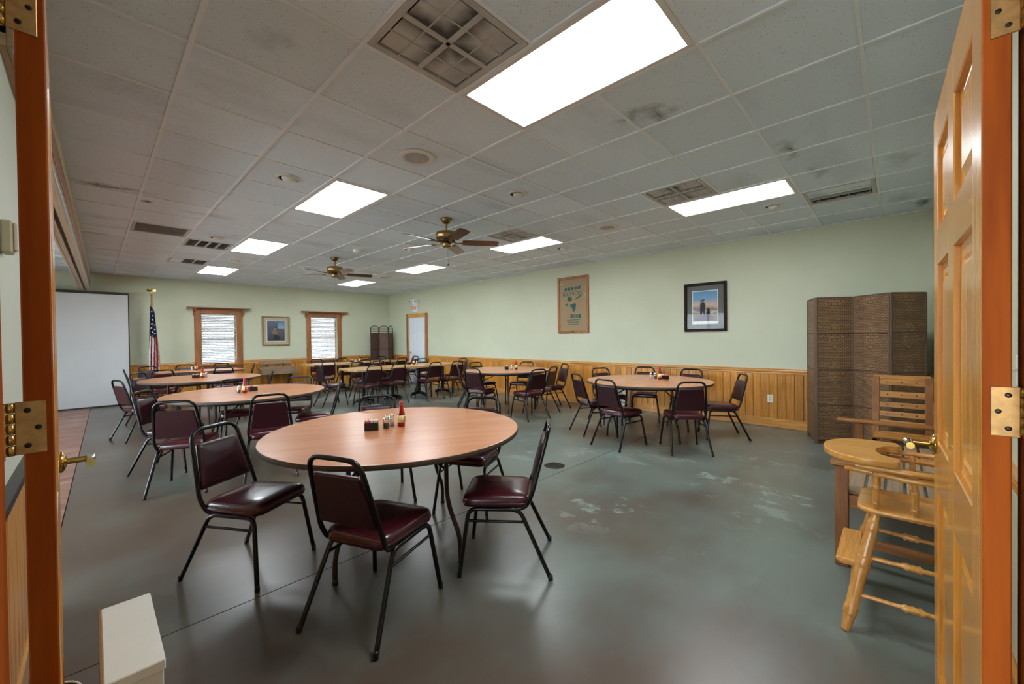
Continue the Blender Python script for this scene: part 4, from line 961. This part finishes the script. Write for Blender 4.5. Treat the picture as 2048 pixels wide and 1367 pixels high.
for k in range(3): poly(sk, 'print_line', [(-.16+.02*k, -.33-k*.045), (.18-.02*k, -.33-k*.045), (.18-.02*k, -.318-k*.045), (-.16+.02*k, -.318-k*.045)], -.0105, 'teal_ink')
MB().bbox(-.05, .05, -.034, -.030, -.59, -.555, .001).obj('name_plate', 'brass', t)
t = thing('hunter_print', 'dark-framed print of a standing hunter with a dog on the right wall', 'picture', (XB-.002, 2.30, 1.865), RW)
frame(t, .335, .405, .045, 'dark_frame')
MB().box(-.295, .295, -.008, -.004, -.365, .365).obj('mat_board', 'mat_grey', t); MB().box(-.205, .205, -.010, -.008, -.285, .275).obj('paper_border', 'paper', t); pr = MB().box(-.193, .193, -.0112, -.010, -.235, .263).obj('print', 'art_sky', t)
MB().box(-.295, .295, -.018, -.016, -.365, .365).obj('glass_pane', 'picture_glass', t)
poly(pr, 'figure_legs', [(-.075, -.13), (-.05, -.13), (-.035, -.06), (-.02, -.13), (.0, -.13), (.0, -.03), (-.07, -.03)], -.0115, 'art_dark'); poly(pr, 'figure_coat', [(-.075, -.03), (.005, -.03), (.005, .055), (-.015, .075), (-.05, .075), (-.075, .05)], -.0117, 'art_dark')
poly(pr, 'figure_head', circ(-.035, .095, .018), -.0118, 'art_tan'); poly(pr, 'figure_hat', [(-.06, .102), (.0, .112), (-.01, .128), (-.05, .125)], -.0120, 'art_dark'); poly(pr, 'gun', [(-.078, -.13), (-.072, -.13), (-.068, .13), (-.073, .13)], -.0119, 'art_black')
poly(pr, 'dog', [(.02, -.12), (.08, -.12), (.075, -.05), (.055, -.015), (.035, -.02), (.04, -.05), (.025, -.08)], -.0116, 'art_black')
poly(pr, 'rocks', [(-.18, -.22), (-.10, -.16), (-.04, -.125), (.06, -.12), (.13, -.15), (.15, -.22)], -.0114, 'art_rock'); poly(pr, 'bank', [(.07, -.14), (.12, -.105), (.19, -.11), (.19, -.21), (.12, -.21)], -.0113, 'art_tan')
for k in range(9): x = -.18+k*.045+.01*(k % 3); poly(pr, 'reed', [(x, -.01), (x+.004, -.01), (x+.003, .07+.02*(k % 3))], -.0113, 'art_tan')
t = thing('seated_hunter_print', 'gold-framed dark print of a seated figure between the windows', 'picture', (3.585, YA-.002, 1.66), 0)
frame(t, .345, .41, .035, 'gold_frame')
MB().box(-.315, .315, -.008, -.004, -.38, .38).obj('mat_board', 'mat_beige', t); MB().box(-.235, .235, -.010, -.008, -.305, .29).obj('paper_border', 'paper', t); pr = MB().box(-.22, .22, -.0112, -.010, -.28, .275).obj('print', 'art_night', t)
MB().box(-.315, .315, -.018, -.016, -.38, .38).obj('glass_pane', 'picture_glass', t)
poly(pr, 'figure_coat', [(-.11, -.08), (.03, -.10), (.02, .0), (-.03, .055), (-.08, .02)], -.0117, 'art_tan'); poly(pr, 'figure_head', circ(-.015, .075, .025), -.0118, 'mat_beige'); poly(pr, 'figure_hat', [(-.04, .082), (.04, .078), (.02, .105), (-.02, .11)], -.0119, 'art_dark')
poly(pr, 'figure_knees', [(-.08, -.24), (-.06, -.11), (.06, -.12), (.10, -.24)], -.0116, 'art_dark'); poly(pr, 'dusk_sky', [(.03, .08), (.21, .07), (.21, .25), (.06, .24)], -.0113, 'art_sky'); poly(pr, 'bird', [(.12, -.03), (.19, .0), (.20, -.06), (.14, -.08)], -.0114, 'art_rock')
# ---------------------------------------------------------------- box fan by the wall
t = thing('box_fan', 'white box fan on the floor behind the right round table', 'fan', (6.93, 3.83, 0), RW)
MB().bbox(-.22, -.20, -.08, .04, 0, .47, .004).bbox(.20, .22, -.08, .04, 0, .47, .004).bbox(-.20, .20, -.08, .04, 0, .02, .004).bbox(-.20, .20, -.08, .04, .45, .47, .004).obj('housing', 'white_plastic', t)
for k in range(1, 9): MB().tube([(math.cos(q*PI/12)*.023*k, -.075, .235+math.sin(q*PI/12)*.023*k) for q in range(24)], .0022, 4, closed=True).obj('grille_ring', 'white_plastic', t)
for k in range(8): MB().tube([(math.cos(k*PI/8)*.205, -.073, .235+math.sin(k*PI/8)*.205), (-math.cos(k*PI/8)*.205, -.073, .235-math.sin(k*PI/8)*.205)], .002, 4).obj('grille_spoke', 'white_plastic', t)
for k in range(5):
    M = TR(0, -.02, .235) @ Matrix.Rotation(k*2*PI/5, 4, 'Y') @ Matrix.Rotation(.5, 4, 'X'); MB().box(.03, .18, -.002, .002, -.05, .05, M).obj('fan_blade', 'grey_rubber', t)
MB().box(-.20, .20, .03, .034, .02, .45).obj('back_panel', 'white_plastic', t)
tag(MB().tube(fillet([(6.93, 3.58, .02), (6.80, 3.50, .01), (6.60, 3.42, .006), (6.72, 3.2, .006), (7.02, 3.2, .006), (7.05, 3.2, .30)], .06), .004, 6).obj('fan_cord', 'white_plastic'), 'thin white power cord of the box fan by the planks', 'cord')
# ---------------------------------------------------------------- high chair
def turned(mb, a, b, r, n=12, rings=True):
    a, b = Vector(a), Vector(b); L = (b-a).length; pr = []
    K = 80
    for k in range(K+1):
        s = k/K; q = r*(.74+.26*math.sin(PI*min(1, s*1.05)))
        for c in (.15, .175, .20, .56, .585, .61, .86, .885, .91):
            q *= 1+.24*math.exp(-((s-c)/.0095)**2)
        if s < .13: q *= .80+.2*math.sin(s/.13*PI*.5)
        pr.append((q, s*L))
    d = (b-a).normalized(); M = Matrix.Translation(a) @ d.to_track_quat('Z', 'Y').to_matrix().to_4x4()
    return mb.lathe(pr, n, M)
def spindle(mb, a, b, r):
    a, b = Vector(a), Vector(b); L = (b-a).length; pr = []
    for k in range(31):
        s = k/30; q = r*.8
        if .40 < s < .47 or .53 < s < .60: q = r*1.3*math.sin((s-.40)/.07*PI if s < .5 else (s-.53)/.07*PI)*.5+r
        elif .47 <= s <= .53: q = r*1.5
        pr.append((q, s*L))
    d = (b-a).normalized(); return mb.lathe(pr, 9, Matrix.Translation(a) @ d.to_track_quat('Z', 'Y').to_matrix().to_4x4())
t = thing('wooden_high_chair', 'golden oak high chair with tray half behind the open door', 'high chair', (2.70, -.06, 0), 0)
F = [(-.27, .235), (.27, .235), (-.24, -.22), (.24, -.22)]; Tp = [(-.15, .13), (.15, .13), (-.14, -.12), (.14, -.12)]
for (a, b) in zip(F, Tp): turned(MB(), (a[0], a[1], 0), (b[0], b[1], .545), .027).obj('leg', 'oak_z', t)
def at(i, z): k = z/.545; return (F[i][0]+(Tp[i][0]-F[i][0])*k, F[i][1]+(Tp[i][1]-F[i][1])*k, z)
for (i, j, z) in ((0, 2, .17), (1, 3, .17), (0, 2, .34), (1, 3, .34), (2, 3, .22), (0, 1, .13)): spindle(MB(), at(i, z), at(j, z), .012).obj('stretcher', 'oak', t)
mb = MB(); cushion(mb, rrect(.34, .37, -.19, .20, .08, 6), [(.94, .540), (1, .548), (1, .562), (.96, .568), (.3, .564)], lambda p, z: Vector((p.x, p.y, z))); mb.obj('seat', 'oak_y', t)
MB().bbox(-.20, .20, .19, .275, .285, .310, .006).obj('footrest', 'oak', t)
for x in (-.15, .15): MB().bbox(x-.012, x+.012, .15, .265, .263, .285, .003).obj('footrest_bracket', 'oak_y', t)
tr = MB()
outl = []
for k in range(25):
    q = PI*k/24; outl.append(Vector((.225*math.cos(q), .17+.17*math.sin(q))))
outl += [Vector((-.225, .06)), Vector((-.17, .045))]+[Vector((.135*math.cos(PI-PI*k/12), .05+.085*math.sin(PI*k/12))) for k in range(13)]+[Vector((.17, .045)), Vector((.225, .06))]
cushion(tr, outl, [(.985, .782), (.998, .786), (1, .792), (1, .804), (.997, .809), (.988, .8115), (.982, .8115)], lambda p, z: Vector((p.x, p.y, z))); tr.obj('tray', 'oak_y', t)
for s in (-1, 1):
    MB().tube([(s*.20, .20, .768), (s*.21, .0, .768), (s*.19, -.16, .768), (s*.12, -.21, .768)], .013, 8).obj('arm_rail', 'oak_y', t)
    MB().tube([(s*.17, .24, .745), (s*.205, .0, .735), (s*.18, -.17, .735)], .015, 8).obj('tray_arm', 'oak_y', t)
    for y in (.13, .0, -.12): turned(MB(), (s*.165, y, .56), (s*.20, y, .76), .013, 9).obj('spindle', 'oak_z', t)
    MB().tube([(s*.14, -.17, .56), (s*.15, -.25, 1.0)], .013, 8).obj('back_post', 'oak_z', t)
for x in (-.09, -.03, .03, .09): spindle(MB(), (x, -.17, .56), (x, -.24, .96), .009).obj('back_spindle', 'oak_z', t)
MB().bbox(-.17, .17, -.258, -.232, .93, 1.02, .008).obj('top_rail', 'oak', t)
# ---------------------------------------------------------------- slatted bench along the front wall
t = thing('slatted_bench', 'wooden slatted bench with arms behind the high chair', 'bench', (3.92, -.02, 0), 0)
for x in (-.80, .78):
    MB().bbox(x-.03, x+.03, .225, .29, 0, .60, .004).obj('front_post', 'bench_wood_z', t); MB().bbox(x-.03, x+.03, -.26, -.20, 0, .82, .004).obj('rear_post', 'bench_wood_z', t)
    MB().bbox(x-.045, x+.045, -.24, .31 if x < 0 else .41, .60, .628, .008).obj('arm', 'bench_wood_y', t); MB().bbox(x-.018, x+.018, -.20, .225, .36, .43, .003).obj('side_rail', 'bench_wood_y', t); MB().bbox(x-.015, x+.015, -.20, .225, .14, .19, .003).obj('side_rail', 'bench_wood_y', t)
MB().bbox(-.77, .75, .235, .265, .34, .43, .003).obj('front_rail', 'bench_wood', t)
for k in range(5): MB().bbox(-.79, .77, -.19+k*.088, -.115+k*.088, .43, .452, .004).obj('seat_slat', 'grey_wood', t)
for k in range(3): MB().bbox(-.77, .75, -.245, -.225, .50+k*.11, .58+k*.11, .004).obj('back_slat', 'bench_wood', t)
# slat-back chair at the far end of the bench, facing the camera
t = thing('slat_back_chair', 'wooden slat-back chair between the bench and the woven screen', 'chair', (5.22, -.04, 0), PI/2)
lean = .17
def bp(x, s, n=0): return TR(x, -.10-math.sin(lean)*s, .40+math.cos(lean)*s) @ Matrix.Rotation(lean, 4, 'X')
for s in (-1, 1):
    MB().bbox(-.03, .03, -.014, .014, -.05, .57, .006, bp(s*.185, 0)).obj('back_stile', 'bench_wood_z', t)
    MB().bbox(s*.185-.02, s*.185+.02, .16, .20, 0, .42, .003).obj('leg', 'bench_wood_z', t); MB().bbox(s*.185-.02, s*.185+.02, -.19, -.15, 0, .42, .003).obj('leg', 'bench_wood_z', t)
    MB().bbox(s*.185-.015, s*.185+.015, -.19, .20, .36, .42, .003).obj('side_rail', 'bench_wood_y', t)
for (z, h) in ((.12, .06), (.21, .05), (.30, .05), (.40, .06), (.52, .06)):
    sl = MB().bbox(-.185, .185, -.006, .010, -h/2, h/2, .003, bp(0, z)).obj('back_slat', 'bench_wood', t)
    for x in (-.1, 0, .1): MB().lathe([(.006, 0), (.006, .002), (.001, .002)], 7, bp(0, z) @ TR(x, .010, 0) @ Matrix.Rotation(-PI/2, 4, 'X')).obj('screw', 'dark_metal', sl)
MB().bbox(-.20, .20, -.030, -.008, .03, .07, .004, bp(0, .52)).obj('top_rail', 'bench_wood', t)
for k in range(4): MB().bbox(-.19, .19, -.16+k*.095, -.08+k*.095, .42, .44, .004).obj('seat_slat', 'bench_wood', t)
